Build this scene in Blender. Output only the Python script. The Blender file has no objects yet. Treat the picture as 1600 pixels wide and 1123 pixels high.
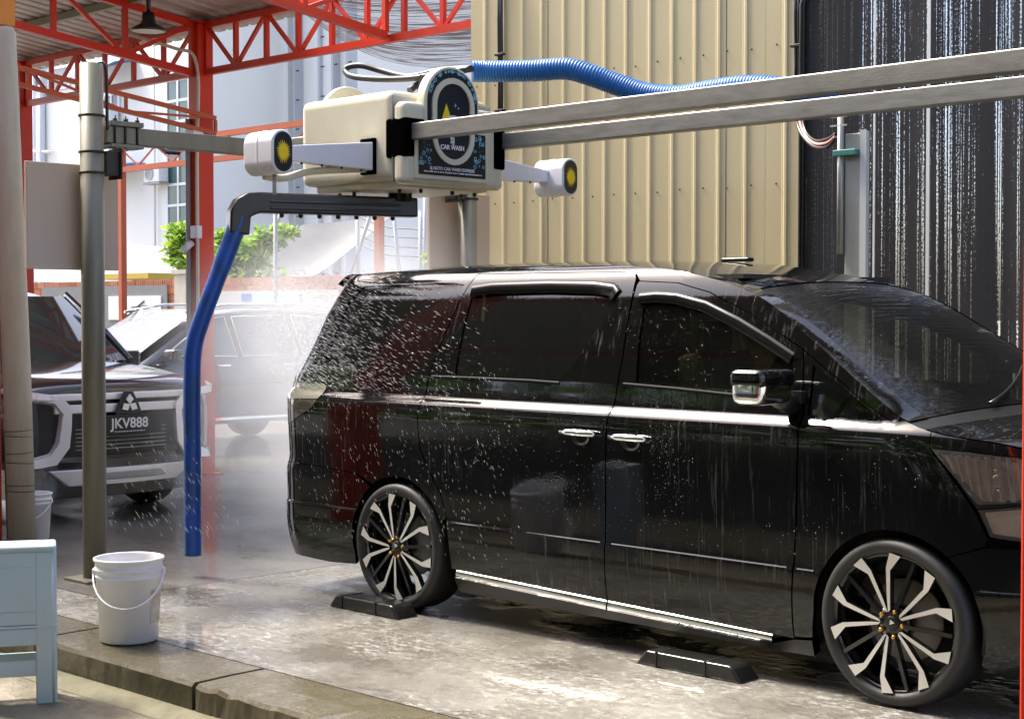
import bpy, bmesh, math, random
import numpy as np
from mathutils import Vector, Matrix
from mathutils.geometry import delaunay_2d_cdt
R = math.radians
random.seed(7)
SC = bpy.context.scene
COL = SC.collection
# ------------------------------------------------------------------ camera
YAW = R(44.5); PIT = math.atan(74.5/2500)
CAM = Vector((6.287, -5.541, 1.565))
cd = bpy.data.cameras.new('camera'); cam = bpy.data.objects.new('camera', cd); COL.objects.link(cam)
cd.sensor_width = 36; cd.lens = 56.25; cd.clip_end = 3000; cd.clip_start = .05
cam.location = CAM; cam.rotation_euler = (math.pi/2 - PIT, 0, YAW); SC.camera = cam
# ------------------------------------------------------------------ light
SUN_EL, SUN_AZ = 55.0, 187.0          # azimuth measured from +X towards +Y
wd = bpy.data.worlds.new('World'); SC.world = wd; wd.use_nodes = True
nt = wd.node_tree; bg = nt.nodes['Background']
sky = nt.nodes.new('ShaderNodeTexSky'); sky.sky_type = 'NISHITA'; sky.sun_disc = False
sky.sun_elevation = R(SUN_EL); sky.sun_rotation = R(90-SUN_AZ)
sky.air_density = .7; sky.dust_density = 4.0; sky.ozone_density = .4
nt.links.new(sky.outputs[0], bg.inputs[0]); bg.inputs[1].default_value = 0.15
sl = bpy.data.lights.new('sun', 'SUN'); sun = bpy.data.objects.new('sun', sl); COL.objects.link(sun)
sl.energy = 2.7; sl.angle = R(13); sl.color = (1, .94, .84)
sd = Vector((math.cos(R(SUN_EL))*math.cos(R(SUN_AZ)), math.cos(R(SUN_EL))*math.sin(R(SUN_AZ)), math.sin(R(SUN_EL))))
sun.rotation_euler = (-sd).to_track_quat('-Z', 'Y').to_euler(); sun.location = sd*30
vs = SC.view_settings; vs.view_transform = 'Standard'; vs.look = 'None'; vs.gamma = 1; vs.exposure = 1.9
SC.cycles.max_bounces = 10; SC.cycles.transparent_max_bounces = 24; SC.cycles.volume_bounces = 2
SC.cycles.volume_step_rate = 3; SC.cycles.volume_max_steps = 128
SC.cycles.use_denoising = True; SC.cycles.sample_clamp_indirect = 8; SC.cycles.caustics_reflective = False

# ------------------------------------------------------------------ authoring helpers
R0 = Vector((math.cos(YAW), math.sin(YAW), 0)); F0 = Vector((-math.sin(YAW), math.cos(YAW), 0)); U0 = Vector((0, 0, 1))
FW = F0*math.cos(PIT) - U0*math.sin(PIT); UP = U0*math.cos(PIT) + F0*math.sin(PIT)
def ray(x, y): return FW + R0*((x-800)/2500) + UP*((561.5-y)/2500)
def onY(x, y, Y): r = ray(x, y); return CAM + r*((Y-CAM.y)/r.y)
def onX(x, y, X): r = ray(x, y); return CAM + r*((X-CAM.x)/r.x)
def onZ(x, y, Z=0): r = ray(x, y); return CAM + r*((Z-CAM.z)/r.z)

MATS = {}
def mat(name, col, rough=.5, metal=0., var=0., vscale=6., bump=0., bscale=40., coat=0., spec=.5, col2=None, stretch=None, trans=0., emit=None, rvar=0.):
    """principled material; var mixes towards col2 (or a darker tone) with noise, bump is a fine noise relief"""
    if name in MATS: return MATS[name]
    m = bpy.data.materials.new(name); m.use_nodes = True; t = m.node_tree; n = t.nodes; b = n['Principled BSDF']
    b.inputs['Base Color'].default_value = (*col, 1); b.inputs['Roughness'].default_value = rough
    b.inputs['Metallic'].default_value = metal; b.inputs['Specular IOR Level'].default_value = spec
    b.inputs['Coat Weight'].default_value = coat; b.inputs['Coat Roughness'].default_value = .04
    if trans: b.inputs['Transmission Weight'].default_value = trans
    if emit: b.inputs['Emission Color'].default_value = (*emit[0], 1); b.inputs['Emission Strength'].default_value = emit[1]
    if var or bump or rvar:
        tc = n.new('ShaderNodeTexCoord'); src = tc.outputs['Object']
        if stretch:
            mp = n.new('ShaderNodeMapping'); mp.inputs['Scale'].default_value = stretch; t.links.new(src, mp.inputs[0]); src = mp.outputs[0]
    if var or rvar:
        no = n.new('ShaderNodeTexNoise'); no.inputs['Scale'].default_value = vscale; no.inputs['Detail'].default_value = 6; no.inputs['Roughness'].default_value = .65
        t.links.new(src, no.inputs[0])
        rp = n.new('ShaderNodeValToRGB'); rp.color_ramp.elements[0].position = .38; rp.color_ramp.elements[1].position = .68
        t.links.new(no.outputs[0], rp.inputs[0])
    if var:
        mx = n.new('ShaderNodeMix'); mx.data_type = 'RGBA'
        c2 = col2 or tuple(c*.45 for c in col)
        mx.inputs[6].default_value = (*col, 1); mx.inputs[7].default_value = (*c2, 1)
        ma = n.new('ShaderNodeMath'); ma.operation = 'MULTIPLY'; ma.inputs[1].default_value = var
        t.links.new(rp.outputs[0], ma.inputs[0]); t.links.new(ma.outputs[0], mx.inputs[0]); t.links.new(mx.outputs[2], b.inputs['Base Color'])
    if rvar:
        ma = n.new('ShaderNodeMath'); ma.operation = 'MULTIPLY_ADD'; ma.inputs[1].default_value = rvar; ma.inputs[2].default_value = rough
        t.links.new(rp.outputs[0], ma.inputs[0]); t.links.new(ma.outputs[0], b.inputs['Roughness'])
    if bump:
        n2 = n.new('ShaderNodeTexNoise'); n2.inputs['Scale'].default_value = bscale; n2.inputs['Detail'].default_value = 4
        t.links.new(src, n2.inputs[0]); bp = n.new('ShaderNodeBump'); bp.inputs['Strength'].default_value = bump; bp.inputs['Distance'].default_value = .01
        t.links.new(n2.outputs[0], bp.inputs['Height']); t.links.new(bp.outputs[0], b.inputs['Normal'])
    MATS[name] = m
    return m

def link(name, me, parent=None):
    o = bpy.data.objects.new(name, me); COL.objects.link(o)
    if parent is not None: o.parent = parent
    return o
def tag(o, label=None, cat=None, group=None, kind=None):
    if label: o['label'] = label
    if cat: o['category'] = cat
    if group: o['group'] = group
    if kind: o['kind'] = kind
    return o
def empty(name, loc=(0, 0, 0), rz=0.):
    o = link(name, None); o.location = loc; o.rotation_euler = (0, 0, rz); return o
def copy_tree(o, parent=None):
    c = o.copy(); COL.objects.link(c); c.parent = parent
    for ch in list(o.children): copy_tree(ch, c)
    return c

class MB:
    """mesh builder"""
    def __init__(s): s.v = []; s.f = []; s.m = []; s.cm = 0; s.sm = []; s.cs = False
    def add(s, vs, fs):
        k = len(s.v); s.v += [tuple(v) for v in vs]
        for f in fs: s.f.append([i+k for i in f]); s.m.append(s.cm); s.sm.append(s.cs)
        return s
    def box(s, c, d, M=None):
        x, y, z = d[0]/2, d[1]/2, d[2]/2; c = Vector(c)
        p = [Vector((a*x, b*y, e*z)) for e in (-1, 1) for b in (-1, 1) for a in (-1, 1)]
        if M: p = [M @ q for q in p]
        return s.add([q+c for q in p], [(0,2,3,1),(4,5,7,6),(0,1,5,4),(2,6,7,3),(0,4,6,2),(1,3,7,5)])
    def bx(s, x0, x1, y0, y1, z0, z1): return s.box(((x0+x1)/2, (y0+y1)/2, (z0+z1)/2), (x1-x0, y1-y0, z1-z0))
    def bar(s, a, b, w, h, up=(0, 0, 1)):
        a, b = Vector(a), Vector(b); d = (b-a).normalized(); up = Vector(up)
        if abs(d.dot(up)) > .98: up = Vector((1, 0, 0))
        r = d.cross(up).normalized(); u = r.cross(d)
        p = [q + r*(i*w/2) + u*(j*h/2) for q in (a, b) for i, j in ((-1,-1),(1,-1),(1,1),(-1,1))]
        return s.add(p, [(0,1,2,3),(7,6,5,4),(0,4,5,1),(1,5,6,2),(2,6,7,3),(3,7,4,0)])
    def tube(s, pts, r, n=10, caps=True):
        pts = [Vector(p) for p in pts]; N = len(pts); rs = r if hasattr(r, '__len__') else [r]*N
        d = (pts[1]-pts[0]).normalized(); u = d.orthogonal().normalized(); k = len(s.v); vs = []
        for i, p in enumerate(pts):
            t = (pts[min(i+1, N-1)]-pts[max(i-1, 0)]).normalized()
            u = (u - t*u.dot(t)).normalized(); w = t.cross(u)
            vs += [p + (u*math.cos(a)+w*math.sin(a))*rs[i] for a in (2*math.pi*j/n for j in range(n))]
        fs = [(i*n+j, i*n+(j+1) % n, (i+1)*n+(j+1) % n, (i+1)*n+j) for i in range(N-1) for j in range(n)]
        cs = s.cs; s.cs = True; s.add(vs, fs); s.cs = False
        if caps: s.f += [[k+j for j in range(n)][::-1], [k+(N-1)*n+j for j in range(n)]]; s.m += [s.cm]*2; s.sm += [False]*2
        s.cs = cs
        return s
    def lathe(s, prof, n=24, M=None, close=False):
        """prof: (radius, height) about local Z"""
        M = M or Matrix(); vs = []
        for r, h in prof: vs += [M @ Vector((r*math.cos(2*math.pi*j/n), r*math.sin(2*math.pi*j/n), h)) for j in range(n)]
        K = len(prof); fs = [(i*n+j, i*n+(j+1) % n, (i+1)*n+(j+1) % n, (i+1)*n+j) for i in range(K-1) for j in range(n)]
        cs = s.cs; s.cs = True; s.add(vs, fs); s.cs = cs
        return s
    def prism(s, poly, M, d, side=None):
        """poly 2D in local XY, extruded d along local Z"""
        n = len(poly); vs = [M @ Vector((a, b, 0)) for a, b in poly] + [M @ Vector((a, b, d)) for a, b in poly]
        s.add(vs, [list(range(n))[::-1], list(range(n, 2*n))])
        c = s.cm
        if side is not None: s.cm = side
        k = len(s.v)-2*n
        for i in range(n): s.f.append([k+i, k+(i+1) % n, k+n+(i+1) % n, k+n+i]); s.m.append(s.cm); s.sm.append(False)
        s.cm = c
        return s
    def grid(s, fn, nu, nv):
        vs = [fn(i/nu, j/nv) for i in range(nu+1) for j in range(nv+1)]
        cs = s.cs; s.cs = True
        s.add(vs, [(i*(nv+1)+j, (i+1)*(nv+1)+j, (i+1)*(nv+1)+j+1, i*(nv+1)+j+1) for i in range(nu) for j in range(nv)]); s.cs = cs
        return s
    def build(s, name, mats, parent=None, bevel=0., seg=2, smooth=None, sub=0):
        me = bpy.data.meshes.new(name); me.from_pydata(s.v, [], s.f)
        for m in (mats if isinstance(mats, (list, tuple)) else [mats]): me.materials.append(m)
        me.polygons.foreach_set('material_index', s.m); me.polygons.foreach_set('use_smooth', [bool(x) if smooth is None else smooth for x in s.sm])
        bm = bmesh.new(); bm.from_mesh(me)
        if bevel: 
            bmesh.ops.bevel(bm, geom=[e for e in bm.edges if len(e.link_faces) == 2 and e.calc_face_angle(0) > .6], offset=bevel, segments=seg, profile=.6, affect='EDGES', clamp_overlap=True)
            if smooth is None and seg > 1:
                for f in bm.faces: f.smooth = True
        bmesh.ops.recalc_face_normals(bm, faces=bm.faces); bm.to_mesh(me); bm.free()
        o = link(name, me, parent)
        if bevel and seg > 1: 
            w = o.modifiers.new('wn', 'WEIGHTED_NORMAL'); w.keep_sharp = True
        if sub: q = o.modifiers.new('sub', 'SUBSURF'); q.levels = sub; q.render_levels = sub
        return o
def frame(o, x, y):
    """matrix with local X, Y along the given world directions, origin o"""
    x = Vector(x).normalized(); y = Vector(y).normalized(); z = x.cross(y)
    return Matrix(((x.x, y.x, z.x, o[0]), (x.y, y.y, z.y, o[1]), (x.z, y.z, z.z, o[2]), (0, 0, 0, 1)))
def textmb(s, size, M, name, m, parent, depth=.0015, bold=0., align='CENTER', sx=1.):
    cu = bpy.data.curves.new('t', 'FONT'); cu.body = s; cu.size = size; cu.align_x = align; cu.align_y = 'CENTER'; cu.extrude = depth; cu.offset = bold; cu.resolution_u = 3
    t = bpy.data.objects.new('t', cu); COL.objects.link(t); bpy.context.view_layer.update()
    me = bpy.data.meshes.new_from_object(t.evaluated_get(bpy.context.evaluated_depsgraph_get())); bpy.data.objects.remove(t)
    me.transform(M @ Matrix.Diagonal((sx, 1, 1, 1))); me.materials.clear(); me.materials.append(m); me.name = name
    return link(name, me, parent)
def smoothpts(pts, n=8):
    """catmull-rom"""
    P = [Vector(p) for p in pts]; out = []
    for i in range(len(P)-1):
        a, b, c, d = P[max(i-1, 0)], P[i], P[i+1], P[min(i+2, len(P)-1)]
        for k in range(n):
            t = k/n; out.append(.5*((2*b)+(c-a)*t+(2*a-5*b+4*c-d)*t*t+(3*b-a-3*c+d)*t**3))
    return out+[P[-1]]
def pchip(xs, ys):
    xs = np.array(xs, float); ys = np.array(ys, float); h = np.diff(xs); dl = np.diff(ys)/h; m = np.zeros(len(xs))
    for i in range(1, len(xs)-1):
        if dl[i-1]*dl[i] > 0:
            w1 = 2*h[i]+h[i-1]; w2 = h[i]+2*h[i-1]; m[i] = (w1+w2)/(w1/dl[i-1]+w2/dl[i])
    m[0], m[-1] = dl[0], dl[-1]
    X = np.linspace(xs[0], xs[-1], 1500); I = np.clip(np.searchsorted(xs, X)-1, 0, len(h)-1); t = (X-xs[I])/h[I]
    Y = (2*t**3-3*t**2+1)*ys[I]+(t**3-2*t**2+t)*h[I]*m[I]+(-2*t**3+3*t**2)*ys[I+1]+(t**3-t**2)*h[I]*m[I+1]
    return lambda x: float(np.interp(x, X, Y))

# ------------------------------------------------------------------ materials
M_red = mat('red paint', (.62, .035, .008), .38, var=.35, vscale=3, col2=(.45, .025, .008), bump=.05)
M_orange = mat('faded orange paint', (.52, .10, .025), .5, var=.5, vscale=5, col2=(.35, .08, .03))
M_post = mat('grey painted steel', (.20, .187, .14), .45, metal=.2, var=.7, vscale=4, col2=(.13, .12, .08), stretch=(3, 3, .5), bump=.05)
M_galv = mat('galvanised rail', (.33, .32, .285), .42, metal=.55, var=.7, vscale=9, col2=(.19, .185, .155), bump=.08, bscale=60, stretch=(.6, 3, 3))
M_cream = mat('cream plastic', (.64, .60, .45), .38, var=.45, vscale=5, col2=(.50, .45, .32), bump=.04, bscale=30, stretch=(1,1,.3))
M_white = mat('white plastic', (.74, .73, .76), .35, var=.15, vscale=5, col2=(.6, .6, .6))
M_black = mat('black plastic', (.012, .012, .012), .3, bump=.03)
M_rubber = mat('rubber', (.018, .017, .016), .55, var=.3, vscale=8, col2=(.035, .034, .03), bump=.1, bscale=60)
M_dark = mat('dark steel', (.03, .027, .024), .5, metal=.4)
M_yellow = mat('yellow print', (.85, .62, .01), .4)
M_sticker = mat('black sticker', (.012, .013, .015), .3)
M_print = mat('white print', (.75, .75, .75), .4)
M_cyan = mat('pale cyan print', (.20, .48, .58), .4)
M_chrome = mat('chrome', (.82, .82, .82), .07, metal=1.)
M_gold = mat('gold nut', (.75, .40, .07), .25, metal=.9)
M_grey = mat('grey paint', (.35, .35, .34), .5, var=.3)
M_interior = mat('cabin cloth', (.035, .032, .028), .8)
# ================================================================== the black van
def paint_material():
    m = bpy.data.materials.new('wet black paint'); m.use_nodes = True; t = m.node_tree; n = t.nodes; b = n['Principled BSDF']
    b.inputs['Base Color'].default_value = (.0045, .0045, .0045, 1); b.inputs['Roughness'].default_value = .10
    b.inputs['Specular IOR Level'].default_value = .58
    tc = n.new('ShaderNodeTexCoord')
    mp = n.new('ShaderNodeMapping'); mp.inputs['Scale'].default_value = (45, 45, 5); t.links.new(tc.outputs['Object'], mp.inputs[0])
    n1 = n.new('ShaderNodeTexNoise'); n1.inputs['Scale'].default_value = 1; n1.inputs['Detail'].default_value = 5; t.links.new(mp.outputs[0], n1.inputs[0])
    n2 = n.new('ShaderNodeTexVoronoi'); n2.inputs['Scale'].default_value = 130; t.links.new(tc.outputs['Object'], n2.inputs[0])
    n3 = n.new('ShaderNodeTexNoise'); n3.inputs['Scale'].default_value = 3.2; n3.inputs['Detail'].default_value = 4; t.links.new(tc.outputs['Object'], n3.inputs[0])
    rp = n.new('ShaderNodeValToRGB'); rp.color_ramp.elements[0].position = .47; rp.color_ramp.elements[1].position = .62; t.links.new(n3.outputs[0], rp.inputs[0])
    ad = n.new('ShaderNodeMath'); ad.operation = 'MULTIPLY'; t.links.new(n2.outputs['Distance'], ad.inputs[0]); t.links.new(rp.outputs[0], ad.inputs[1])
    a2 = n.new('ShaderNodeMath'); a2.operation = 'MULTIPLY_ADD'; a2.inputs[1].default_value = .6; t.links.new(n1.outputs[0], a2.inputs[0]); t.links.new(ad.outputs[0], a2.inputs[2])
    bp = n.new('ShaderNodeBump'); bp.inputs['Strength'].default_value = .05; bp.inputs['Distance'].default_value = .003
    t.links.new(a2.outputs[0], bp.inputs['Height']); t.links.new(bp.outputs[0], b.inputs['Normal'])
    # runs of suds and dirty water drying on the paint
    k = n.new('ShaderNodeMapping'); k.inputs['Scale'].default_value = (55, 20, 3.0); t.links.new(tc.outputs['Object'], k.inputs[0])
    n4 = n.new('ShaderNodeTexNoise'); n4.inputs['Scale'].default_value = 1; n4.inputs['Detail'].default_value = 7; n4.inputs['Roughness'].default_value = .75; t.links.new(k.outputs[0], n4.inputs[0])
    r4 = n.new('ShaderNodeValToRGB'); r4.color_ramp.elements[0].position = .55; r4.color_ramp.elements[1].position = .78; t.links.new(n4.outputs[0], r4.inputs[0])
    n5 = n.new('ShaderNodeTexNoise'); n5.inputs['Scale'].default_value = 1.7; n5.inputs['Detail'].default_value = 3; t.links.new(tc.outputs['Object'], n5.inputs[0])
    r5 = n.new('ShaderNodeValToRGB'); r5.color_ramp.elements[0].position = .40; r5.color_ramp.elements[1].position = .66; t.links.new(n5.outputs[0], r5.inputs[0])
    mu = n.new('ShaderNodeMath'); mu.operation = 'MULTIPLY'; t.links.new(r4.outputs[0], mu.inputs[0]); t.links.new(r5.outputs[0], mu.inputs[1])
    mx = n.new('ShaderNodeMix'); mx.data_type = 'RGBA'; mx.inputs[6].default_value = (.0035,.0035,.0035,1); mx.inputs[7].default_value = (.17,.17,.165,1)
    t.links.new(mu.outputs[0], mx.inputs[0]); t.links.new(mx.outputs[2], b.inputs['Base Color'])
    ro = n.new('ShaderNodeMath'); ro.operation = 'MULTIPLY_ADD'; ro.inputs[1].default_value = .25; ro.inputs[2].default_value = .045; t.links.new(mu.outputs[0], ro.inputs[0]); t.links.new(ro.outputs[0], b.inputs['Roughness'])
    return m
M_paint = paint_material()
def glass_material(name, tint, mixf, bump=.05, bsc=(60, 60, 8), dcol=(.02, .022, .02)):
    """tinted car glass: dark transmission under a clear reflecting face"""
    m = bpy.data.materials.new(name); m.use_nodes = True; t = m.node_tree; n = t.nodes; n.remove(n['Principled BSDF'])
    tr = n.new('ShaderNodeBsdfTransparent'); tr.inputs[0].default_value = (*tint, 1)
    df = n.new('ShaderNodeBsdfDiffuse'); df.inputs[0].default_value = (*dcol, 1)
    m1 = n.new('ShaderNodeMixShader'); m1.inputs[0].default_value = mixf; t.links.new(tr.outputs[0], m1.inputs[1]); t.links.new(df.outputs[0], m1.inputs[2])
    gl = n.new('ShaderNodeBsdfGlossy'); gl.inputs['Roughness'].default_value = .03; gl.inputs[0].default_value = (1, 1, 1, 1)
    fr = n.new('ShaderNodeFresnel'); fr.inputs[0].default_value = 1.5
    m2 = n.new('ShaderNodeMixShader'); t.links.new(fr.outputs[0], m2.inputs[0]); t.links.new(m1.outputs[0], m2.inputs[1]); t.links.new(gl.outputs[0], m2.inputs[2])
    tc = n.new('ShaderNodeTexCoord'); mp = n.new('ShaderNodeMapping'); mp.inputs['Scale'].default_value = bsc; t.links.new(tc.outputs['Object'], mp.inputs[0])
    no = n.new('ShaderNodeTexNoise'); no.inputs['Scale'].default_value = 1; no.inputs['Detail'].default_value = 5; t.links.new(mp.outputs[0], no.inputs[0])
    bp = n.new('ShaderNodeBump'); bp.inputs['Strength'].default_value = bump; bp.inputs['Distance'].default_value = .006; t.links.new(no.outputs[0], bp.inputs['Height'])
    t.links.new(bp.outputs[0], gl.inputs['Normal']); t.links.new(bp.outputs[0], fr.inputs['Normal'])
    t.links.new(m2.outputs[0], n['Material Output'].inputs[0])
    return m
M_glass = glass_material('privacy glass', (.05, .055, .045), .25)
M_glass2 = glass_material('door glass', (.50, .52, .40), .08)
M_wind = glass_material('windscreen glass', (.30, .31, .30), .12, 1.0, (46, 3.0, 46))
M_lamp = glass_material('lamp lens', (.95, .93, .91), .10, .03, dcol=(.50, .45, .42))
M_lampbody = mat('lamp reflector', (.90, .87, .86), .25, var=.7, vscale=9, col2=(.50, .44, .42))
M_tail = mat('tail lamp lens', (.22, .215, .17), .15, coat=1, var=.4, vscale=9, col2=(.22, .2, .16))
M_tail2 = mat('smoked tail lens', (.07, .055, .045), .12, coat=1)

YC = .915
off = pchip([.10,.16,.20,.30,.42,.497,.507,.70,.90,1.0,1.07,1.09,1.135,1.16,1.25,1.45,1.60,1.70,1.75,1.78,1.80,1.81,1.9],
            [.07,.045,.03,.006,-.006,-.007,0,-.005,-.012,-.012,-.006,.002,.040,.046,.064,.118,.168,.212,.245,.29,.345,.40,.5])
xr = pchip([.1,.4,.70,.74,1.0,1.17,1.3,1.5,1.7,1.85], [-1.03,-1.07,-1.07,-1.04,-1.05,-1.07,-1.01,-.92,-.83,-.79])
xf = pchip([.1,.25,.5,.8,1.0,1.2], [3.70,3.78,3.82,3.80,3.74,3.6])
ze = pchip([-.9,-.3,.4,1.0,1.5,1.85,2.17,2.5,2.82,2.98,3.13,3.38,3.6,3.8], [1.765,1.79,1.80,1.795,1.775,1.725,1.635,1.445,1.235,1.14,1.10,1.065,1.0,.88])
def Sy(x, z):
    y = off(z)
    d = x - xr(z); r = .22
    if d < r:
        t = min((r-d)/r, .985); y += .20*(1-math.sqrt(1-t**2.2))
    d = xf(z) - x; r = .80
    if d < r:
        t = min((r-d)/r, .99); y += .55*(1-(1-t**2.2)**.55)
    return y
def Sn(x, z):
    e = .004
    a = Vector((2*e, Sy(x+e, z)-Sy(x-e, z), 0)); b = Vector((0, Sy(x, z+e)-Sy(x, z-e), 2*e))
    return a.cross(b).normalized()
def resample(poly, step):
    out = []
    for i, p in enumerate(poly):
        q = poly[(i+1) % len(poly)]; k = max(1, int(math.dist(p, q)/step))
        out += [(p[0]+(q[0]-p[0])*j/k, p[1]+(q[1]-p[1])*j/k) for j in range(k)]
    return out
def inside(P, poly):
    P = np.asarray(P); x, y = P[:, 0], P[:, 1]; r = np.zeros(len(P), bool); n = len(poly)
    for i in range(n):
        (x1, y1), (x2, y2) = poly[i], poly[(i+1) % n]
        c = ((y1 > y) != (y2 > y)); 
        with np.errstate(divide='ignore', invalid='ignore'): r ^= c & (x < (x2-x1)*(y-y1)/(y2-y1)+x1)
    return r
def edist(P, poly):
    P = np.asarray(P, float); d = np.full(len(P), 9.)
    for i in range(len(poly)):
        a = np.array(poly[i]); b = np.array(poly[(i+1) % len(poly)]); ab = b-a; L = max(ab@ab, 1e-12)
        t = np.clip(((P-a)@ab)/L, 0, 1); d = np.minimum(d, np.linalg.norm(P-(a+t[:, None]*ab), axis=1))
    return d
ZL = sorted(list(np.arange(.12, .47, .035))+[.485,.494,.497,.500,.504,.507,.511,.53]+list(np.arange(.56, 1.06, .04))+[1.065,1.075,1.085,1.095,1.105,1.115,1.125,1.135,1.147,1.16]+list(np.arange(1.19, 1.70, .035))+[1.71,1.73,1.75,1.765,1.78,1.79,1.80])
def panel(name, poly, m, parent, holes=(), out=0., lip=.022, gap=.0025, step=.022, dx=.04, far=True):
    """a body panel: the outline in side view laid on the body surface, edges turned in"""
    b0 = resample(poly, step); hs = [resample(h, step) for h in holes]
    xs = [p[0] for p in poly]; zs = [p[1] for p in poly]
    gx = list(np.arange(min(xs), max(xs), dx))
    if min(xs) < -.8: gx += [-1.06,-1.05,-1.035,-1.02,-1.0,-.98,-.95,-.91,-.88]
    G = np.array([(x, z) for x in gx for z in ZL if min(zs) < z < max(zs)]) if zs else []
    if len(G):
        k = inside(G, b0) & (edist(G, b0) > .012)
        for h in hs: k &= ~inside(G, h) & (edist(G, h) > .012)
        G = G[k]
    pts = list(b0); ed = [(i, (i+1) % len(b0)) for i in range(len(b0))]
    for h in hs:
        k = len(pts); pts += h; ed += [(k+i, k+(i+1) % len(h)) for i in range(len(h))]
    nb = len(pts); pts += [tuple(g) for g in G]
    v, e, f, *_ = delaunay_2d_cdt([Vector(p) for p in pts], ed, [], 0, 1e-6)
    v = [(q.x, q.y) for q in v]; f = [tuple(t) for t in f if len(t) == 3]
    c = np.array([((v[a][0]+v[b][0]+v[d][0])/3, (v[a][1]+v[b][1]+v[d][1])/3) for a, b, d in f])
    k = inside(c, b0)
    for h in hs: k &= ~inside(c, h)
    f = [t for t, q in zip(f, k) if q]
    used = sorted({i for t in f for i in t}); mp = {i: j for j, i in enumerate(used)}
    P = [v[i] for i in used]; f = [tuple(mp[i] for i in t) for t in f]
    N = [Sn(*p) for p in P]; V = [Vector((p[0], Sy(*p), p[1]))+n*out for p, n in zip(P, N)]
    # edge lips
    cnt = {}
    for t in f:
        for i in range(3):
            a, b = t[i], t[(i+1) % 3]; cnt[(min(a, b), max(a, b))] = cnt.get((min(a, b), max(a, b)), 0)+1
    F = [t if (V[t[1]]-V[t[0]]).cross(V[t[2]]-V[t[0]]).dot(N[t[0]]) > 0 else t[::-1] for t in f]; NN = list(N); VV = list(V)
    bd = [q for q, c_ in cnt.items() if c_ == 1]
    for a, b in bd:
        k = len(VV); nn = (V[b]-V[a]).cross(N[a]).normalized()
        VV += [V[a], V[b], V[b]-N[b]*lip, V[a]-N[a]*lip]; NN += [nn]*4; F.append((k, k+1, k+2, k+3))
    me = bpy.data.meshes.new(name); me.from_pydata(VV, [], F); me.materials.append(m)
    me.polygons.foreach_set('use_smooth', [True]*len(F)); me.update()
    me.normals_split_custom_set_from_vertices([tuple(q) for q in NN])
    o = link(name, me, parent)
    return o
def arcpts(cx, cz, r, a0, a1, n=18): return [(cx+r*math.cos(R(a0+(a1-a0)*i/n)), cz+r*math.sin(R(a0+(a1-a0)*i/n))) for i in range(n+1)]
zb = lambda x: .262-.030*(x-.49)

van = empty('parked_van', (1.4, YC, 0))
tag(van, 'wet black people carrier with ten spoke wheels parked in the wash bay', 'van')
VP_ = Matrix.Translation((-1.4, -YC, 0))
BODY = []
AR = .37; WH = .335
zt = [(x, ze(x)-.004) for x in np.linspace(-.80, .345, 10)]
sd_rear = [(.345,1.757),(.30,1.65),(.24,1.45),(.195,1.30),(.178,1.19),(.17,1.0),(.19,.86),(.26,.74),(.335,.64),(.375,.52),(.392,.40),(.40,.27)]
g = .0036
qw = [(-.70,1.262),(.125,1.246),(.17,1.38),(.235,1.58),(.285,1.705),(.20,1.716),(-.52,1.706),(-.60,1.62)]
lamp = [(-1.052,1.165),(-.66,1.168),(-.635,1.155),(-.64,1.11),(-.70,1.035),(-.80,.99),(-.92,.93),(-1.035,.915)]
quarter = [(xr(.726)+.004,.726)]+[(xr(z)+.004, z) for z in np.linspace(.76, .90, 4)]+[(-1.03,.913),(-.92,.927),(-.80,.987),(-.698,1.032),(-.636,1.108),(-.631,1.157),(-.658,1.172),(-1.05,1.169)]+[(xr(z)+.004, z) for z in np.linspace(1.2, 1.74, 12)]+zt+[(x-g, z) for x, z in sd_rear[:10]]+arcpts(0, WH, AR, 25, 122)
# close the rear quarter along the bumper seam
quarter += [(-.33,.70),(-.6,.715)]
q_o = panel('rear_quarter_panel', quarter, M_paint, van, [qw]); BODY.append(q_o)
qg = panel('window', [(x, z) for x, z in qw], M_glass, q_o, out=-.006, lip=.004); tag(qg, 'dark rear side window')
bump_r = [(-1.065,.19)]+[(xr(z)+.004, z) for z in np.linspace(.22, .722, 9)]+[(-.6,.711),(-.335,.696)]+arcpts(0, WH, AR, 126, 192, 10)+[(-.375,.20),(-.60,.185),(-.9,.195)]
panel('rear_bumper', bump_r, M_paint, van)
# seam trim low on the bumper
tl = panel('tail_lamp', [(-1.05,1.164),(-.66,1.167),(-.637,1.154),(-.642,1.11),(-.66,1.085),(-1.05,1.07)], M_tail, van, out=.004)
tl2 = panel('tail_lamp', [(-1.05,1.068),(-.662,1.083),(-.702,1.036),(-.80,.991),(-.92,.931),(-1.033,.917)], M_tail2, van, out=.002)
sdoor = sd_rear + [(x, zb(x)) for x in np.linspace(.40, 1.442, 6)] + [(1.448,.6),(1.458,.95),(1.462,1.116),(1.470,1.35),(1.455,1.60),(1.44,1.72),(1.425,1.742),(1.39,1.752)]
sw = [(.372,1.240),(.365,1.45),(.37,1.66),(.40,1.688),(.9,1.695),(1.28,1.684),(1.345,1.668),(1.36,1.635),(1.33,1.56),(1.24,1.42),(1.15,1.29),(1.115,1.25),(1.08,1.236)]
sdo = panel('sliding_door', [(x+(g if i < 12 else -g), z) for i, (x, z) in enumerate(sdoor)], M_paint, van, [sw])
w1 = panel('window', sw, M_glass, sdo, out=-.006, lip=.004)
fd_top = [(1.468,1.706),(1.70,1.695),(1.90,1.65),(2.15,1.555),(2.30,1.483),(2.455,1.405)]
fdoor = [(1.442,zb(1.442)),(1.448,.6),(1.458,.95),(1.462,1.116),(1.470,1.35),(1.457,1.60),(1.455,1.69)]+fd_top+[(2.49,1.2),(2.508,1.03),(2.50,.75),(2.482,.494),(2.468,zb(2.46))]
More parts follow.
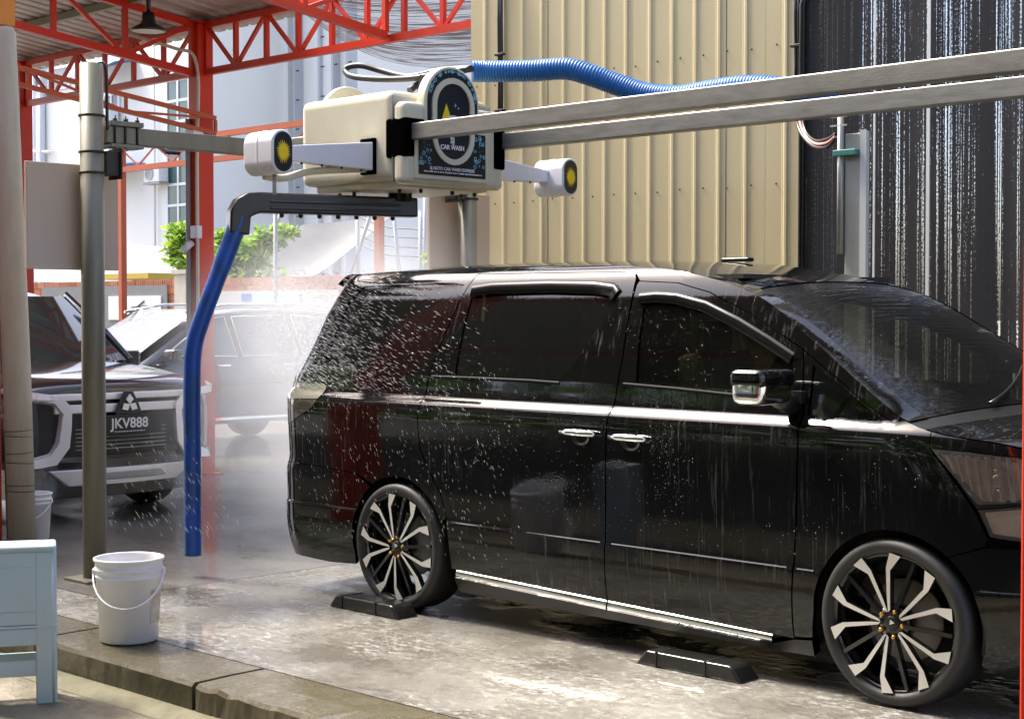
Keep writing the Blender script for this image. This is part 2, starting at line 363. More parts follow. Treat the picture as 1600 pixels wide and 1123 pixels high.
fw = [(1.575,1.243),(1.548,1.42),(1.535,1.60),(1.56,1.628),(1.72,1.622),(1.90,1.585),(2.10,1.512),(2.28,1.432),(2.40,1.372),(2.425,1.30),(2.43,1.205),(2.0,1.218)]
fdo = panel('front_door', [(x+(g if i < 7 else -g), z) for i, (x, z) in enumerate(fdoor)], M_paint, van, [fw])
w2 = panel('window', fw, M_glass2, fdo, out=-.006, lip=.004)
tri = [(2.515,1.345),(2.52,1.14),(2.60,1.128),(2.86,1.112),(2.885,1.12),(2.87,1.135),(2.70,1.24)]
fend = [(2.460,1.400),(2.62,1.303),(2.80,1.187),(2.93,1.12),(2.957,1.141),(2.985,ze(2.985)-.008),(3.04,ze(3.04)-.008),(3.098,ze(3.098)-.008),(3.104,1.045),(3.11,1.03),(3.20,.925),(3.285,.81),(3.335,.705),(3.325,.675)]+arcpts(2.95, WH, AR, 51, 180, 22)+[(2.56,.22),(2.472,.21),(2.486,.494),(2.504,.75),(2.512,1.03),(2.494,1.2)]
fe = panel('front_wing', fend, M_paint, van, [tri]); panel('window', tri, M_glass2, fe, out=-.005, lip=.004)
rail = [(.349,1.760),(.9,1.758),(1.39,1.755),(1.43,1.744)]+[(x, z+.004) for x, z in fd_top]+[(2.62,1.308),(2.80,1.192),(2.93,1.124),(2.955,1.145)]+[(x, ze(x)-.003) for x in np.linspace(2.94, .345, 34)]
panel('roof_rail', rail, M_paint, van)
panel('bonnet_side', [(3.102,ze(3.102)-.008)]+[(x, ze(x)-.008) for x in np.linspace(3.15,3.70,8)]+[(3.66,.970),(3.45,1.014),(3.25,1.032),(3.108,1.040)], M_paint, van)
hlp = [(3.115,1.035),(3.25,1.028),(3.45,1.01),(3.66,.965),(3.735,.86),(3.5,.853),(3.30,.83),(3.212,.93)]
hl = panel('headlight', hlp, M_lamp, van, out=.004, dx=.03)
panel('reflector', [(3.13,1.02),(3.45,1.0),(3.66,.955),(3.72,.87),(3.5,.862),(3.31,.84),(3.22,.93)], M_lampbody, hl, out=-.055, dx=.03)
for k in range(9):
    fx = 3.20+.035*k; fz0 = max(.845, .945-.9*(fx-3.2)); fb_ = MB(); fb_.bar((fx, Sy(fx,fz0)+.03, fz0), (fx-.03, Sy(fx-.03,1.01)+.03, 1.012), .004, .035, (0,1,0)); fb_.build('lamp_fin', M_lampbody, hl)
for hx, hz in ((3.36,.925),(3.52,.92)):
    hlb = MB(); hlb.lathe([(.0,-.02),(.03,-.022),(.045,-.01),(.05,.0)], 18, frame((hx, Sy(hx, hz)+.03, hz), (1,0,0), (0,0,1))); hlb.build('projector', M_chrome, hl)
hl2 = panel('headlight', [(3.302,.812),(3.45,.832),(3.735,.838),(3.745,.72),(3.45,.70),(3.345,.712)], M_lamp, van, out=.003, dx=.03); tag(hl2, 'slim lower lamp below the headlight')
panel('reflector', [(3.32,.80),(3.45,.82),(3.72,.825),(3.73,.73),(3.45,.71),(3.35,.722)], M_lampbody, hl2, out=-.025, dx=.03)
bf = [(3.190,.620),(3.33,.668),(3.5,.672),(3.77,.70)]+[(xf(z)-.01, z) for z in np.linspace(.66, .2, 8)]+[(3.5,.165),(3.37,.16)]+arcpts(2.95, WH, AR, -20, 48, 12)
panel('front_bumper', bf, M_paint, van)
panel('lamp_surround', [(3.215,.925),(3.30,.826),(3.5,.849),(3.735,.856),(3.738,.841),(3.45,.836),(3.296,.815)], M_black, van, out=-.004)
rock = [(.405,zb(.405)-.047),(1.0,zb(1.0)-.047),(2.33,zb(2.33)-.05),(2.468,zb(2.468)-.006),(2.555,.205),(2.55,.135),(.42,.14)]
panel('rocker_sill', rock, M_black, van, lip=.05)
# rain visors over the windows
def strip(name, path, w, o1, o2, m, parent, dz=0.):
    """a thin hooded strip that follows a path on the body side, standing off at its lower edge"""
    b = MB(); pts = []
    for i, (x, z) in enumerate(path):
        a = path[max(i-1, 0)]; c = path[min(i+1, len(path)-1)]; t = Vector((c[0]-a[0], c[1]-a[1])).normalized(); d = Vector((t.y, -t.x))
        if d.y > 0: d = -d
        row = []
        for k, o in ((0, o1), (.35, o1+.6*(o2-o1)), (1, o2)):
            q = (x+d.x*w*k, z+d.y*w*k); row.append(Vector((q[0], Sy(*q), q[1]))+Sn(*q)*o)
        q = (x+d.x*w, z+d.y*w); row.append(Vector((q[0], Sy(*q), q[1]))+Sn(*q)*(o2-.004)); row.append(Vector((path[i][0], Sy(*path[i]), path[i][1]))+Sn(*path[i])*(o1-.004))
        pts.append(row)
    k = 5
    b.cs = True; b.add([p for r_ in pts for p in r_], [(i*k+j, (i+1)*k+j, (i+1)*k+(j+1) % k, i*k+(j+1) % k) for i in range(len(pts)-1) for j in range(k)])
    return b.build(name, m, parent)
M_trim = mat('matt trim', (.01,.01,.01), .6, spec=.1)
M_visor = mat('smoked visor', (.006, .006, .006), .22, spec=.2)
strip('rain_visor', [(x, z) for x, z in [(.36,1.70),(.5,1.714),(.9,1.718),(1.2,1.71),(1.33,1.695),(1.37,1.665)]], .062, .013, .012, M_visor, sdo)
strip('rain_visor', [(1.50,1.648),(1.6,1.655),(1.72,1.648),(1.90,1.611),(2.10,1.538),(2.28,1.458),(2.42,1.39)], .05, .013, .012, M_visor, fdo)
strip('window_trim', [(.20,1.237),(.5,1.238),(.9,1.237),(1.10,1.232)], .016, .003, .005, M_trim, sdo)
strip('window_trim', [(1.50,1.240),(1.8,1.229),(2.15,1.212),(2.46,1.198)], .016, .003, .005, M_trim, fdo)
for xa, xb, dr in ((.44, 1.438, sdo), (1.448, 2.36, fdo)):
    strip('chrome_strip', [(x, zb(x)-.001) for x in np.linspace(xa, xb, 14)], .036, .002, .020, M_chrome, dr)
# door handles
for hx, hz, dr in ((1.302, 1.004, sdo), (1.606, .997, fdo)):
    h = MB(); y = Sy(hx, hz)
    h.tube([(hx-.105, y-.012, hz+.002), (hx-.10, y-.026, hz), (hx-.05, y-.036, hz), (hx+.05, y-.037, hz), (hx+.10, y-.028, hz-.002), (hx+.108, y-.012, hz-.003)], [.006,.013,.0155,.0155,.013,.006], 12)
    h.build('door_handle', M_chrome, dr)
    c = MB(); c.lathe([(.0,.004),(.03,.003),(.042,.0),(.046,-.004),(.05,-.003)], 20, frame((hx+.005, y-.003, hz-.022), (1,0,0), (0,0,1)) @ Matrix.Diagonal((1.15,.8,-1,1)))
    c.build('handle_cup', M_black, dr)
# mirror
mr = MB(); mr.box((2.425,-.150,1.252), (.155,.25,.135)); mo = mr.build('mirror', M_chrome, fdo, bevel=.05, seg=5)
mr = MB(); mr.box((2.428,-.150,1.292), (.162,.257,.075)); mr.build('mirror_cap', M_paint, mo, bevel=.034, seg=5)
mr = MB(); mr.tube([(2.44,.06,1.18),(2.44,-.02,1.19),(2.43,-.08,1.21)], [.05,.04,.03], 10); mr.box((2.45,.045,1.21),(.10,.04,.05)); mr.build('mirror_bracket', M_black, fdo)
# roof, windscreen, bonnet: one lofted top surface cut into its pieces
crown = pchip([-.9,0,1.0,1.9,2.2,2.6,2.95,3.1,3.4,3.8], [.02,.034,.034,.04,.055,.072,.062,.05,.06,.03])
bow = pchip([-.9,-.5,.5,1.6,2.1,2.6,3.0,3.4,3.8], [-.07,-.03,0,.02,.06,.13,.20,.24,.28])
def T(x, t):
    y0 = Sy(x, ze(x)-.003); q = 1-abs(t)**2.6
    return Vector((x+bow(x)*(1-t*t), YC+t*(YC-y0), ze(x)-.003+crown(x)*q))
def topgrid(name, x0, x1, t0, t1, m, nu, nv, drop=0., parent=van, th=.012):
    def nrm(x, t):
        e = .003; a = T(x+e, t)-T(x-e, t); b = T(x, min(t+e, 1))-T(x, max(t-e, -1)); n = a.cross(b).normalized(); return n if n.z > 0 else -n
    P = []; N = []
    for i in range(nu+1):
        for j in range(nv+1):
            x = x0+(x1-x0)*i/nu; t = t0+(t1-t0)*j/nv; n = nrm(x, t); P.append(T(x, t)-n*drop); N.append(n)
    F = [(i*(nv+1)+j, (i+1)*(nv+1)+j, (i+1)*(nv+1)+j+1, i*(nv+1)+j+1) for i in range(nu) for j in range(nv)]
    bd = [(i*(nv+1), (i+1)*(nv+1)) for i in range(nu)]+[(i*(nv+1)+nv, (i+1)*(nv+1)+nv) for i in range(nu)]+[(j, j+1) for j in range(nv)]+[(nu*(nv+1)+j, nu*(nv+1)+j+1) for j in range(nv)]
    for a, b in bd:
        k = len(P); P += [P[a], P[b], P[b]-N[b]*th, P[a]-N[a]*th]; nn = (P[b]-P[a]).cross(N[a]).normalized(); N += [nn]*4; F.append((k, k+1, k+2, k+3))
    me = bpy.data.meshes.new(name); me.from_pydata(P, [], F); me.materials.append(m); me.polygons.foreach_set('use_smooth', [True]*len(F)); me.update()
    me.normals_split_custom_set_from_vertices([tuple(q) for q in N])
    return link(name, me, parent)
topgrid('roof', -.80, 2.10, -1, 1, M_paint, 60, 40)
topgrid('windscreen', 2.105, 2.985, -.90, .90, M_wind, 30, 40, .004)
topgrid('windscreen_pillar', 2.102, 2.99, -1, -.903, M_paint, 26, 5)
topgrid('windscreen_pillar', 2.102, 2.99, .903, 1, M_paint, 26, 5)
topgrid('cowl', 2.99, 3.07, -1, 1, M_black, 4, 30, .006)
topgrid('bonnet', 3.075, 3.79, -1, 1, M_paint, 24, 40)
ft = MB()
ft.grid(lambda u, v: Vector((3.78+.28*(1-(2*v-1)**2)-.02, .26+1.31*v, .18+.72*u)), 8, 16); fg_ = ft.build('front_grille', M_black, van)
for k in range(6):
    z_ = .47+.075*k; sb = MB(); sb.tube([(3.775+.28*(1-(2*v-1)**2), .33+1.17*v, z_) for v in [i/14 for i in range(15)]], .011, 8); sb.build('grille_bar', M_chrome, fg_)
ft = MB(); ft.grid(lambda u, v: Vector((3.80+.28*(1-(2*v-1)**2)-.03*u*u, .20+1.43*v, .16+.24*u)), 6, 16); ft.build('front_bumper', M_paint, van)
rc = MB(); rc.grid(lambda u, v: Vector((xr(.18+1.57*u)-.05*(1-(2*v-1)**4)+.0, .20+off(.18+1.57*u)*.9+(1.83-2*(.20+off(.18+1.57*u)*.9))*v, .18+1.57*u)), 24, 14); rc.build('tailgate', M_paint, van)
sp = MB(); sp.grid(lambda u, v: Vector((-.80-.10*u-.03*(1-(2*v-1)**2)*u, .34+1.15*v, 1.778-.035*u-.02*u*u+.012*(1-(2*v-1)**2))), 6, 14)
sp.grid(lambda u, v: Vector((-.90-.03*(1-(2*v-1)**2)+.1*u, .34+1.15*v, 1.723-.03*u+.012*(1-(2*v-1)**2))), 3, 14); sp.build('roof_spoiler', M_paint, van)
sp = MB(); sp.box((1.50,.93,1.823),(.17,.05,.02)); sp.build('aerial', M_black, van, bevel=.008)
for s_, e_ in (((2.99,-.55),(2.80,.15)), ((2.99,.25),(2.88,.80))):
    a = [T(s_[0]+(e_[0]-s_[0])*k/8, s_[1]+(e_[1]-s_[1])*k/8)+Vector((0,0,.014)) for k in range(9)]; wp = MB(); wp.tube(a, .007, 6); wp.build('wiper', M_black, van)
# far side: mirrored copies of the side panels
for o in [c for c in list(van.children) if c.name.split('.')[0] in ('rear_quarter_panel','rear_bumper','tail_lamp','sliding_door','front_door','front_wing','roof_rail','headlight','front_bumper','rocker_sill','lamp_surround')]:
    c = copy_tree(o, van); c.scale = (1, -1, 1); c.location = (0, 2*YC, 0)
# cabin and underbody
ub = MB(); ub.bx(-.95, 3.45, .30, 1.53, .16, .30); ub.bx(.42, 2.52, .09, 1.74, .17, .32); ub.build('underbody', M_rubber, van)
M_seat = mat('seat leather', (.30, .27, .19), .5)
for sx, ys in ((2.0, (.50, 1.33)), (1.0, (.50, 1.33)), (-.1, (.50, .915, 1.33))):
    for sy in ys:
        st = MB(); st.box((sx, sy, .78), (.5, .46, .18)); st.box((sx-.26, sy, 1.08), (.14, .44, .6), Matrix.Rotation(R(-10), 3, 'Y')); st.box((sx-.34, sy, 1.44), (.09, .26, .16)); st.build('seat', M_seat, van, bevel=.04, seg=2)
fl = MB(); fl.bx(-.9, 2.9, .12, 1.71, .40, .5); fl.bx(2.62, 2.95, .15, 1.68, .5, 1.10); fl.bx(-.8, 2.0, .30, 1.53, 1.715, 1.735); fl.build('cabin_floor', M_interior, van)
sw_ = MB(); sw_.lathe([(.17,-.012),(.185,0),(.17,.012),(.158,0),(.17,-.012)], 24, Matrix.Translation((2.45,.52,1.10)) @ Matrix.Rotation(R(-65), 4, 'Y')); sw_.build('steering_wheel', M_black, van)
# wheels
M_face = mat('machined alloy', (.74, .72, .66), .38, metal=.25)
M_rim = mat('gloss black alloy', (.012, .012, .012), .14, coat=.6)
arm = [(.047,.001),(.054,.012),(.120,.029),(.205,.051),(.250,.111),(.2735,.066),(.219,.035),(.10,.009)]
def make_wheel(parent):
    Mw = Matrix.Rotation(R(90), 4, 'X')   # lathe Z -> -Y (outwards)
    w = MB(); w.lathe([(.268,-.02),(.278,.0),(.272,.003),(.262,-.012),(.252,-.03),(.245,-.10),(.25,-.2)], 48, Mw); w.lathe([(.0,.004),(.03,.004),(.068,.0),(.074,-.012),(.078,-.05),(.05,-.1)], 30, Mw)
    wh = w.build('wheel', M_rim, parent)
    t = MB(); t.lathe([(.27,-.014),(.276,.006),(.292,.016),(.312,.016),(.326,.004),(.334,-.018),(.335,-.05),(.335,-.17),(.328,-.205),(.30,-.215),(.26,-.2)], 64, Mw)
    t.build('tyre', M_rubber, wh)
    d = MB(); d.lathe([(.0,-.10),(.06,-.10),(.165,-.10),(.165,-.12),(.0,-.12)], 32, Mw); d.build('brake_disc', M_grey, wh)
    for i in range(5):
        for sgn in (1, -1):
            a = R(180+72*i); ca, sa = math.cos(a), math.sin(a)
            pl = [(x*ca-y*sgn*sa, x*sa+y*sgn*ca) for x, y in arm]
            if sgn < 0: pl = pl[::-1]
            s = MB(); s.cm = 0; M = Matrix(((1,0,0,0),(0,0,-1,.018),(0,1,0,0),(0,0,0,1)))
            s.prism(pl, M, .032, side=1)
            me = s.build('spoke', [M_face, M_rim], wh)
            for p in me.data.polygons:
                if p.material_index == 0 and p.center.y > .0: p.material_index = 1
        # dark back rib of each pair
        a = R(180+36+72*i); s = MB(); s.bar((.05*math.cos(a), -.004, .05*math.sin(a)), (.262*math.cos(a), .012, .262*math.sin(a)), .016, .03, (0,1,0)); s.build('rib', M_rim, wh)
        a = R(72*i); n = MB(); n.lathe([(.0,.020),(.006,.020),(.0095,.016),(.011,.0),(.011,-.01)], 6, Matrix.Translation((.053*math.cos(a), 0, .053*math.sin(a))) @ Mw); n.build('lug_nut', M_gold, wh)
    c = MB(); c.lathe([(.0,.012),(.026,.012),(.031,.008),(.032,-.004)], 24, Mw); cc = c.build('centre_cap', M_black, wh)
    e = MB(); e.prism([(-.004,-.004),(.018,.006),(-.002,.016)], Matrix(((1,0,0,0),(0,0,-1,-.0135),(0,1,0,0),(0,0,0,1))), .002); e.build('cap_emblem', M_face, wh)
    return wh
wr = make_wheel(van); wr.location = (0, .0, WH); wr.rotation_euler = (0, R(-6), 0)
wf = copy_tree(wr, van); wf.location = (2.95, .0, WH); wf.rotation_euler = (0, R(3), 0)
for x in (0, 2.95):
    c = copy_tree(wr, van); c.location = (x, 2*YC, WH); c.rotation_euler = (0, 0, math.pi)
for cx in (0, 2.95):
    ln = MB()
    ln.grid(lambda u, v: Vector((cx+(.375+.02*v)*math.cos(R(-12+204*u)), .03+.33*v, WH+(.372+.02*v)*math.sin(R(-12+204*u)))), 24, 3)
    ln.grid(lambda u, v: Vector((cx+.395*v*math.cos(R(-12+204*u)), .36, WH+.395*v*math.sin(R(-12+204*u)))), 24, 2)
    ln.build('wheel_liner', M_rubber, van)
# number of clinging water beads on the visible side
bd = MB(); rnd = random.Random(3)
def bead(x, z, r, el):
    n = Sn(x, z); p = Vector((x, Sy(x, z), z)); a = n.orthogonal().normalized(); b = Vector((0, 0, 1)); a = n.cross(b).normalized(); b = a.cross(n)
    vs = [p+n*r*.75]+[p+(a*math.cos(k*1.0472)+b*math.sin(k*1.0472)*el)*r for k in range(6)]
    bd.add(vs, [(0, 1+k, 1+(k+1) % 6) for k in range(6)])
bd.cs = True
for _ in range(3000):
    u = rnd.random()
    if u < .45: x = rnd.uniform(-.7, 1.4); z = rnd.uniform(.55, 1.72); x += .06*math.sin(z*9)
    elif u < .60: x = rnd.gauss(1.86, .10); z = 1.07-abs(rnd.gauss(0, .20))
    elif u < .72: x = rnd.uniform(1.42, 2.45); z = rnd.uniform(1.1, 1.66)
    else: x = rnd.uniform(.4, 3.1); z = rnd.uniform(.55, 1.15)
    if z < .3 or (x**2+(z-.335)**2) < .16 or ((x-2.95)**2+(z-.335)**2) < .16 or z > ze(x)-.05: continue
    if math.sin(x*5.1+1.3*math.sin(z*4))+math.sin(z*6.3+x*2.2)+rnd.gauss(0,.5) < .1: continue
    bead(x, z, rnd.choice((0.0008,.0010,.0011,.0013,.0015,.0022)), rnd.choice((1, 1, 1.2, 1.8)))
M_water = mat('water', (.75, .77, .78), .05, spec=.6, trans=.55)
b_o = bd.build('water_beads', M_water, van); tag(b_o, kind='stuff')
for o in list(van.children): o.matrix_parent_inverse = VP_.copy()
# ================================================================== ground
def wet_floor(name, dry, dark, foam, rlo, rhi, bumpv, bsc, seed, puddle=(.46, .56)):
    m = bpy.data.materials.new(name); m.use_nodes = True; t = m.node_tree; n = t.nodes; b = n['Principled BSDF']
    tc = n.new('ShaderNodeTexCoord'); mp = n.new('ShaderNodeMapping'); mp.inputs['Location'].default_value = (seed, seed*.7, 0); t.links.new(tc.outputs['Object'], mp.inputs[0])
    def noise(sc, det=6, rough=.6, st=None):
        q = n.new('ShaderNodeTexNoise'); q.inputs['Scale'].default_value = sc; q.inputs['Detail'].default_value = det; q.inputs['Roughness'].default_value = rough
        if st:
            k = n.new('ShaderNodeMapping'); k.inputs['Scale'].default_value = st; t.links.new(mp.outputs[0], k.inputs[0]); t.links.new(k.outputs[0], q.inputs[0])
        else: t.links.new(mp.outputs[0], q.inputs[0])
        return q.outputs[0]
    def ramp(src, a, c):
        q = n.new('ShaderNodeValToRGB'); q.color_ramp.elements[0].position = a; q.color_ramp.elements[1].position = c; t.links.new(src, q.inputs[0]); return q.outputs[0]
    def mix(f, a, c):
        q = n.new('ShaderNodeMix'); q.data_type = 'RGBA'
        t.links.new(f, q.inputs[0]) if not isinstance(f, float) else None
        for i, v in ((6, a), (7, c)):
            if isinstance(v, tuple): q.inputs[i].default_value = (*v, 1)
            else: t.links.new(v, q.inputs[i])
        return q.outputs[2]
    big = ramp(noise(.9, 5), .38, .62); fine = ramp(noise(22, 8, .7), .35, .7); pud = ramp(noise(1.5, 6, .62, (1, 1.5, 1)), *puddle)
    c = mix(big, dry, dark); c = mix(fine, c, mix(big, tuple(v*.62 for v in dry), tuple(v*.7 for v in dark)))
    if foam:
        fm = n.new('ShaderNodeMath'); fm.operation = 'MULTIPLY'
        t.links.new(ramp(noise(15, 10, .8, (1, 1.8, 1)), .50, .67), fm.inputs[0]); t.links.new(ramp(noise(1.1, 3), .42, .56), fm.inputs[1]); c = mix(fm.outputs[0], c, (.56, .56, .54))
    t.links.new(c, b.inputs['Base Color'])
    ma = n.new('ShaderNodeMapRange'); ma.inputs[3].default_value = rlo; ma.inputs[4].default_value = rhi; t.links.new(pud, ma.inputs[0]); t.links.new(ma.outputs[0], b.inputs['Roughness'])
    h = n.new('ShaderNodeMath'); h.operation = 'MULTIPLY'; t.links.new(noise(bsc, 8, .7), h.inputs[0]); t.links.new(pud, h.inputs[1])
    rip = n.new('ShaderNodeMath'); rip.operation = 'MULTIPLY_ADD'; rip.inputs[1].default_value = .12; t.links.new(noise(14, 3), rip.inputs[0]); t.links.new(h.outputs[0], rip.inputs[2])
    bp = n.new('ShaderNodeBump'); bp.inputs['Strength'].default_value = bumpv; bp.inputs['Distance'].default_value = .02; t.links.new(rip.outputs[0], bp.inputs['Height']); t.links.new(bp.outputs[0], b.inputs['Normal'])
    b.inputs['Specular IOR Level'].default_value = .5
    return m
M_bay = wet_floor('rough wet concrete', (.26, .245, .21), (.135, .125, .105), True, .02, .30, .36, 30, 3.1, (.46, .55))
M_yard = wet_floor('smooth wet concrete', (.24, .225, .20), (.16, .148, .13), False, .05, .20, .06, 18, 8.2, (.35, .65))
M_low = wet_floor('sandy dry concrete', (.26, .225, .16), (.19, .16, .11), False, .6, .9, .9, 45, 1.0)
M_kerb = mat('mossy kerb concrete', (.105, .09, .056), .18, var=.9, vscale=7, col2=(.045, .04, .016), bump=.3, bscale=24, rvar=.3)
f = MB(); f.bx(-1.395, 20, -1.315, 40, -.30, 0); tag(f.build('wash_bay_floor', M_bay), kind='structure')
f = MB(); f.bx(-60, -1.405, -.9, 60, -.30, 0); tag(f.build('yard_floor', M_yard), kind='structure')
f = MB(); f.bx(-60, -1.405, -1.315, -.91, -.30, .0); tag(f.build('drain_edge', M_bay), kind='structure')
f = MB(); f.bx(-300, 300, -300, 300, -.45, -.305); tag(f.build('ground', mat('far ground', (.30, .28, .24), .8, var=.4, vscale=.3)), kind='structure')
f = MB(); f.grid(lambda u, v: Vector((-60+90*u, -60+58.29*v, -.16)), 4, 4); tag(f.build('lower_ground', M_low), kind='structure')
kb = empty('kerb', (0, -1.5, -.16)); tag(kb, kind='structure')
rk = random.Random(5); js = [-9.9, -7.3, -4.7, -3.36, -2.03, -.705, .615, 1.95, 3.3, 4.6, 6.0, 8.6]
for a, b in zip(js, js[1:]):
    q = MB(); nx = max(3, int((b-a)/.05)); broken = a > .5
    prof = [(-1.69, -.17), (-1.69, -.02), (-1.675, -.004), (-1.50, 0), (-1.325, 0), (-1.32, -.17)]
    rows = []
    for i in range(nx+1):
        x = a+.012+(b-a-.024)*i/nx; jt = rk.gauss(0, 1)
        rows.append([Vector((x, y+(.006*jt if k in (1, 2) and broken else .002*jt if k in (1, 2) else 0), z+(-.008*abs(jt) if k in (1, 2) and broken else 0))) for k, (y, z) in enumerate(prof)])
    q.add([p for r_ in rows for p in r_], [(i*6+k, (i+1)*6+k, (i+1)*6+k+1, i*6+k+1) for i in range(nx) for k in range(5)]+[list(range(6)), list(range(nx*6, nx*6+6))])
    o = q.build('kerb_slab', M_kerb, kb); o.matrix_parent_inverse = Matrix.Translation((0, 1.5, .16))
q = MB(); q.bx(-20, 9, -1.325, -1.32, -.17, -.012); o = q.build('joint', M_dark, kb); o.matrix_parent_inverse = Matrix.Translation((0, 1.5, .16))
f = MB(); prof = [(-1.80,-.158),(-1.76,-.135),(-1.70,-.12),(-1.688,-.12),(-1.688,-.165)]
f.grid(lambda u, v: Vector((-20+28*u, prof[min(int(v*4+.5), 4)][0]+.01*math.sin(u*70)*(v < .9), prof[min(int(v*4+.5), 4)][1])), 90, 4)
tag(f.build('gutter_fillet', mat('olive mortar', (.17, .155, .09), .8, var=.6, vscale=9, bump=.4)), kind='structure')
# loose stones and lumps along the broken kerb
for i, (x, y, s) in enumerate(((1.0,-1.745,.045),(1.25,-1.77,.075),(.84,-1.74,.028))):
    q = MB(); r_ = random.Random(i); q.lathe([(.0,-.5),(.7,-.3),(1,.1),(.6,.5),(.0,.6)], 9)
    q.v = [tuple(Vector(v)*s*r_.uniform(.8, 1.15)+Vector((x, y, -.16+s*.4))) for v in q.v]
    tag(q.build('stone', M_kerb), ('mossy fist sized lump of concrete at the foot of the broken kerb', 'largest mossy concrete lump at the foot of the broken kerb', 'smallest chip of concrete at the foot of the broken kerb')[i], 'stone', 'broken lumps along the kerb')
# drain joint across the yard
q = MB(); q.bx(-1.405, -1.395, -1.3, 12, -.05, -.006); tag(q.build('floor_joint', M_dark), kind='structure')
# wheel guide blocks
def stop(loc, L, label):
    e = empty('wheel_stop', loc); tag(e, label, 'wheel stop', 'rubber wheel stops on the bay floor')
    M = Matrix(((1,0,0,0),(0,0,1,-.07),(0,1,0,0),(0,0,0,1)))
    q = MB(); q.prism([(-L/2,0),(L/2,0),(L/2-.05,.062),(L/2-.07,.068),(-L/2+.07,.068),(-L/2+.05,.062)], M, .14); q.build('block', mat('wet rubber', (.014,.014,.013), .2, var=.4, vscale=12, col2=(.03,.03,.026), bump=.15), e, bevel=.012, seg=2)
    for k in (-.17, .1):
        q = MB(); q.bx(k-.003, k+.003, -.0745, .0745, .004, .0705); q.build('groove', M_rubber, e)
stop((-.07,-.11,0), .56, 'black rubber wheel stop beside the rear wheel of the van')
stop((2.0,-.03,0), .58, 'black rubber wheel stop under the front door of the van')

# ================================================================== gantry posts, beams and rails
def clampring(b, c, z, r): b.lathe([(r, -.008),(r+.008, -.006),(r+.008, .006),(r, .008)], 24, Matrix.Translation((c[0], c[1], z)))
def gantry_post(name, x, y, h, label, r=.068):
    e = empty(name, (x, y, 0)); tag(e, label, 'post', 'round steel posts of the wash gantry')
    q = MB(); q.tube([(0,0,0),(0,0,h)], r, 32); q.build('pipe', M_post, e)
    q = MB(); q.box((0,0,.008),(.26,.26,.016)); q.build('base_plate', M_post, e, bevel=.004)
    for z in (2.37, 2.49, 2.70):
        q = MB(); clampring(q, (0,0), z, r+.001); q.build('clamp_ring', M_dark, e)
    return e
pn = gantry_post('gantry_post', -1.99, -.60, 3.0, 'grey round steel post standing beside the white bucket')
q = MB(); q.tube(smoothpts([(-.02,.03,3.0),(.03,.06,3.01),(.055,.065,2.95),(.058,.066,2.8),(.06,.066,2.62)], 6), .010, 8); q.build('cable', M_black, pn)
pf = gantry_post('gantry_post', -1.99, 2.43, 2.72, 'grey round steel post behind the black van at the metal wall edge')
# brackets on the near post
for e, s in ((pn, 1), (pf, -1)):
    q = MB(); q.box((0, s*.115, 2.43),(.10,.10,.14)); q.box((0, s*.155, 2.43),(.14,.012,.18)); q.build('bracket', M_dark, e, bevel=.004)
    q = MB(); q.box((0, s*.20, 2.665),(.13,.22,.03)); q.box((0, s*.20, 2.535),(.13,.22,.022)); q.build('clamp_plate', M_post, e, bevel=.004)
    for dy in (.12, .19, .27):
        for dx in (-.055, .055):
            q = MB(); q.tube([(dx, s*dy, 2.52),(dx, s*dy, 2.71)], .007, 8); q.lathe([(0,.0),(.013,.0),(.013,.012),(0,.012)], 6, Matrix.Translation((dx, s*dy, 2.68))); q.build('bolt', M_dark, e)
q = MB(); q.bx(-2.04, -1.94, -.53, 2.36, 2.548, 2.648); tag(q.build('end_beam', M_post, bevel=.006), 'grey square steel beam reaching from the left post to behind the wash unit', 'beam')
for y, lb in ((.80, 'front galvanised steel rail crossing before the round logo panel'), (1.55, 'rear galvanised steel rail running lower behind the front rail')):
    q = MB(); q.bx(-1.935, 6.5, y-.04, y+.04, 2.572, 2.670)
    o = q.build('gantry_rail', M_galv, bevel=.009, seg=3); tag(o, lb, 'rail', 'overhead rails of the wash unit')
q = MB(); q.bx(6.5, 6.6, -1.0, 2.9, 2.56, 2.67); tag(q.build('end_beam', M_post, bevel=.006), 'far end steel beam carrying the rails beyond the bonnet', 'beam')
for y, lb in ((-.95, 'steel gantry post nearest the viewer beyond the bonnet'), (2.85, 'steel gantry post beyond the bonnet beside the netting')):
    q = MB(); q.tube([(6.7,y,0),(6.7,y,2.9)], .068, 24); tag(q.build('gantry_post', M_post), lb, 'post', 'gantry posts past the bonnet')
# boards on the posts
M_board = mat('brown board', (.52, .40, .29), .6, var=.7, vscale=1.2, col2=(.52, .44, .41))
for y0, y1, z0, z1, lb, px_ in ((-.955, -.36, 1.81, 2.425, 'brown display board fixed behind the left gantry post', 1), (2.16, 2.76, 1.6, 2.42, 'tall brown display board behind the far gantry post', 2)):
    e = empty('display_board', (-2.1, (y0+y1)/2, z0)); tag(e, lb, 'board', 'display boards on the gantry posts'); yc = (y0+y1)/2; H = z1-z0
    q = MB(); q.bx(-.03, 0, y0-yc, y1-yc, 0, H); q.build('panel', M_board, e, bevel=.004)

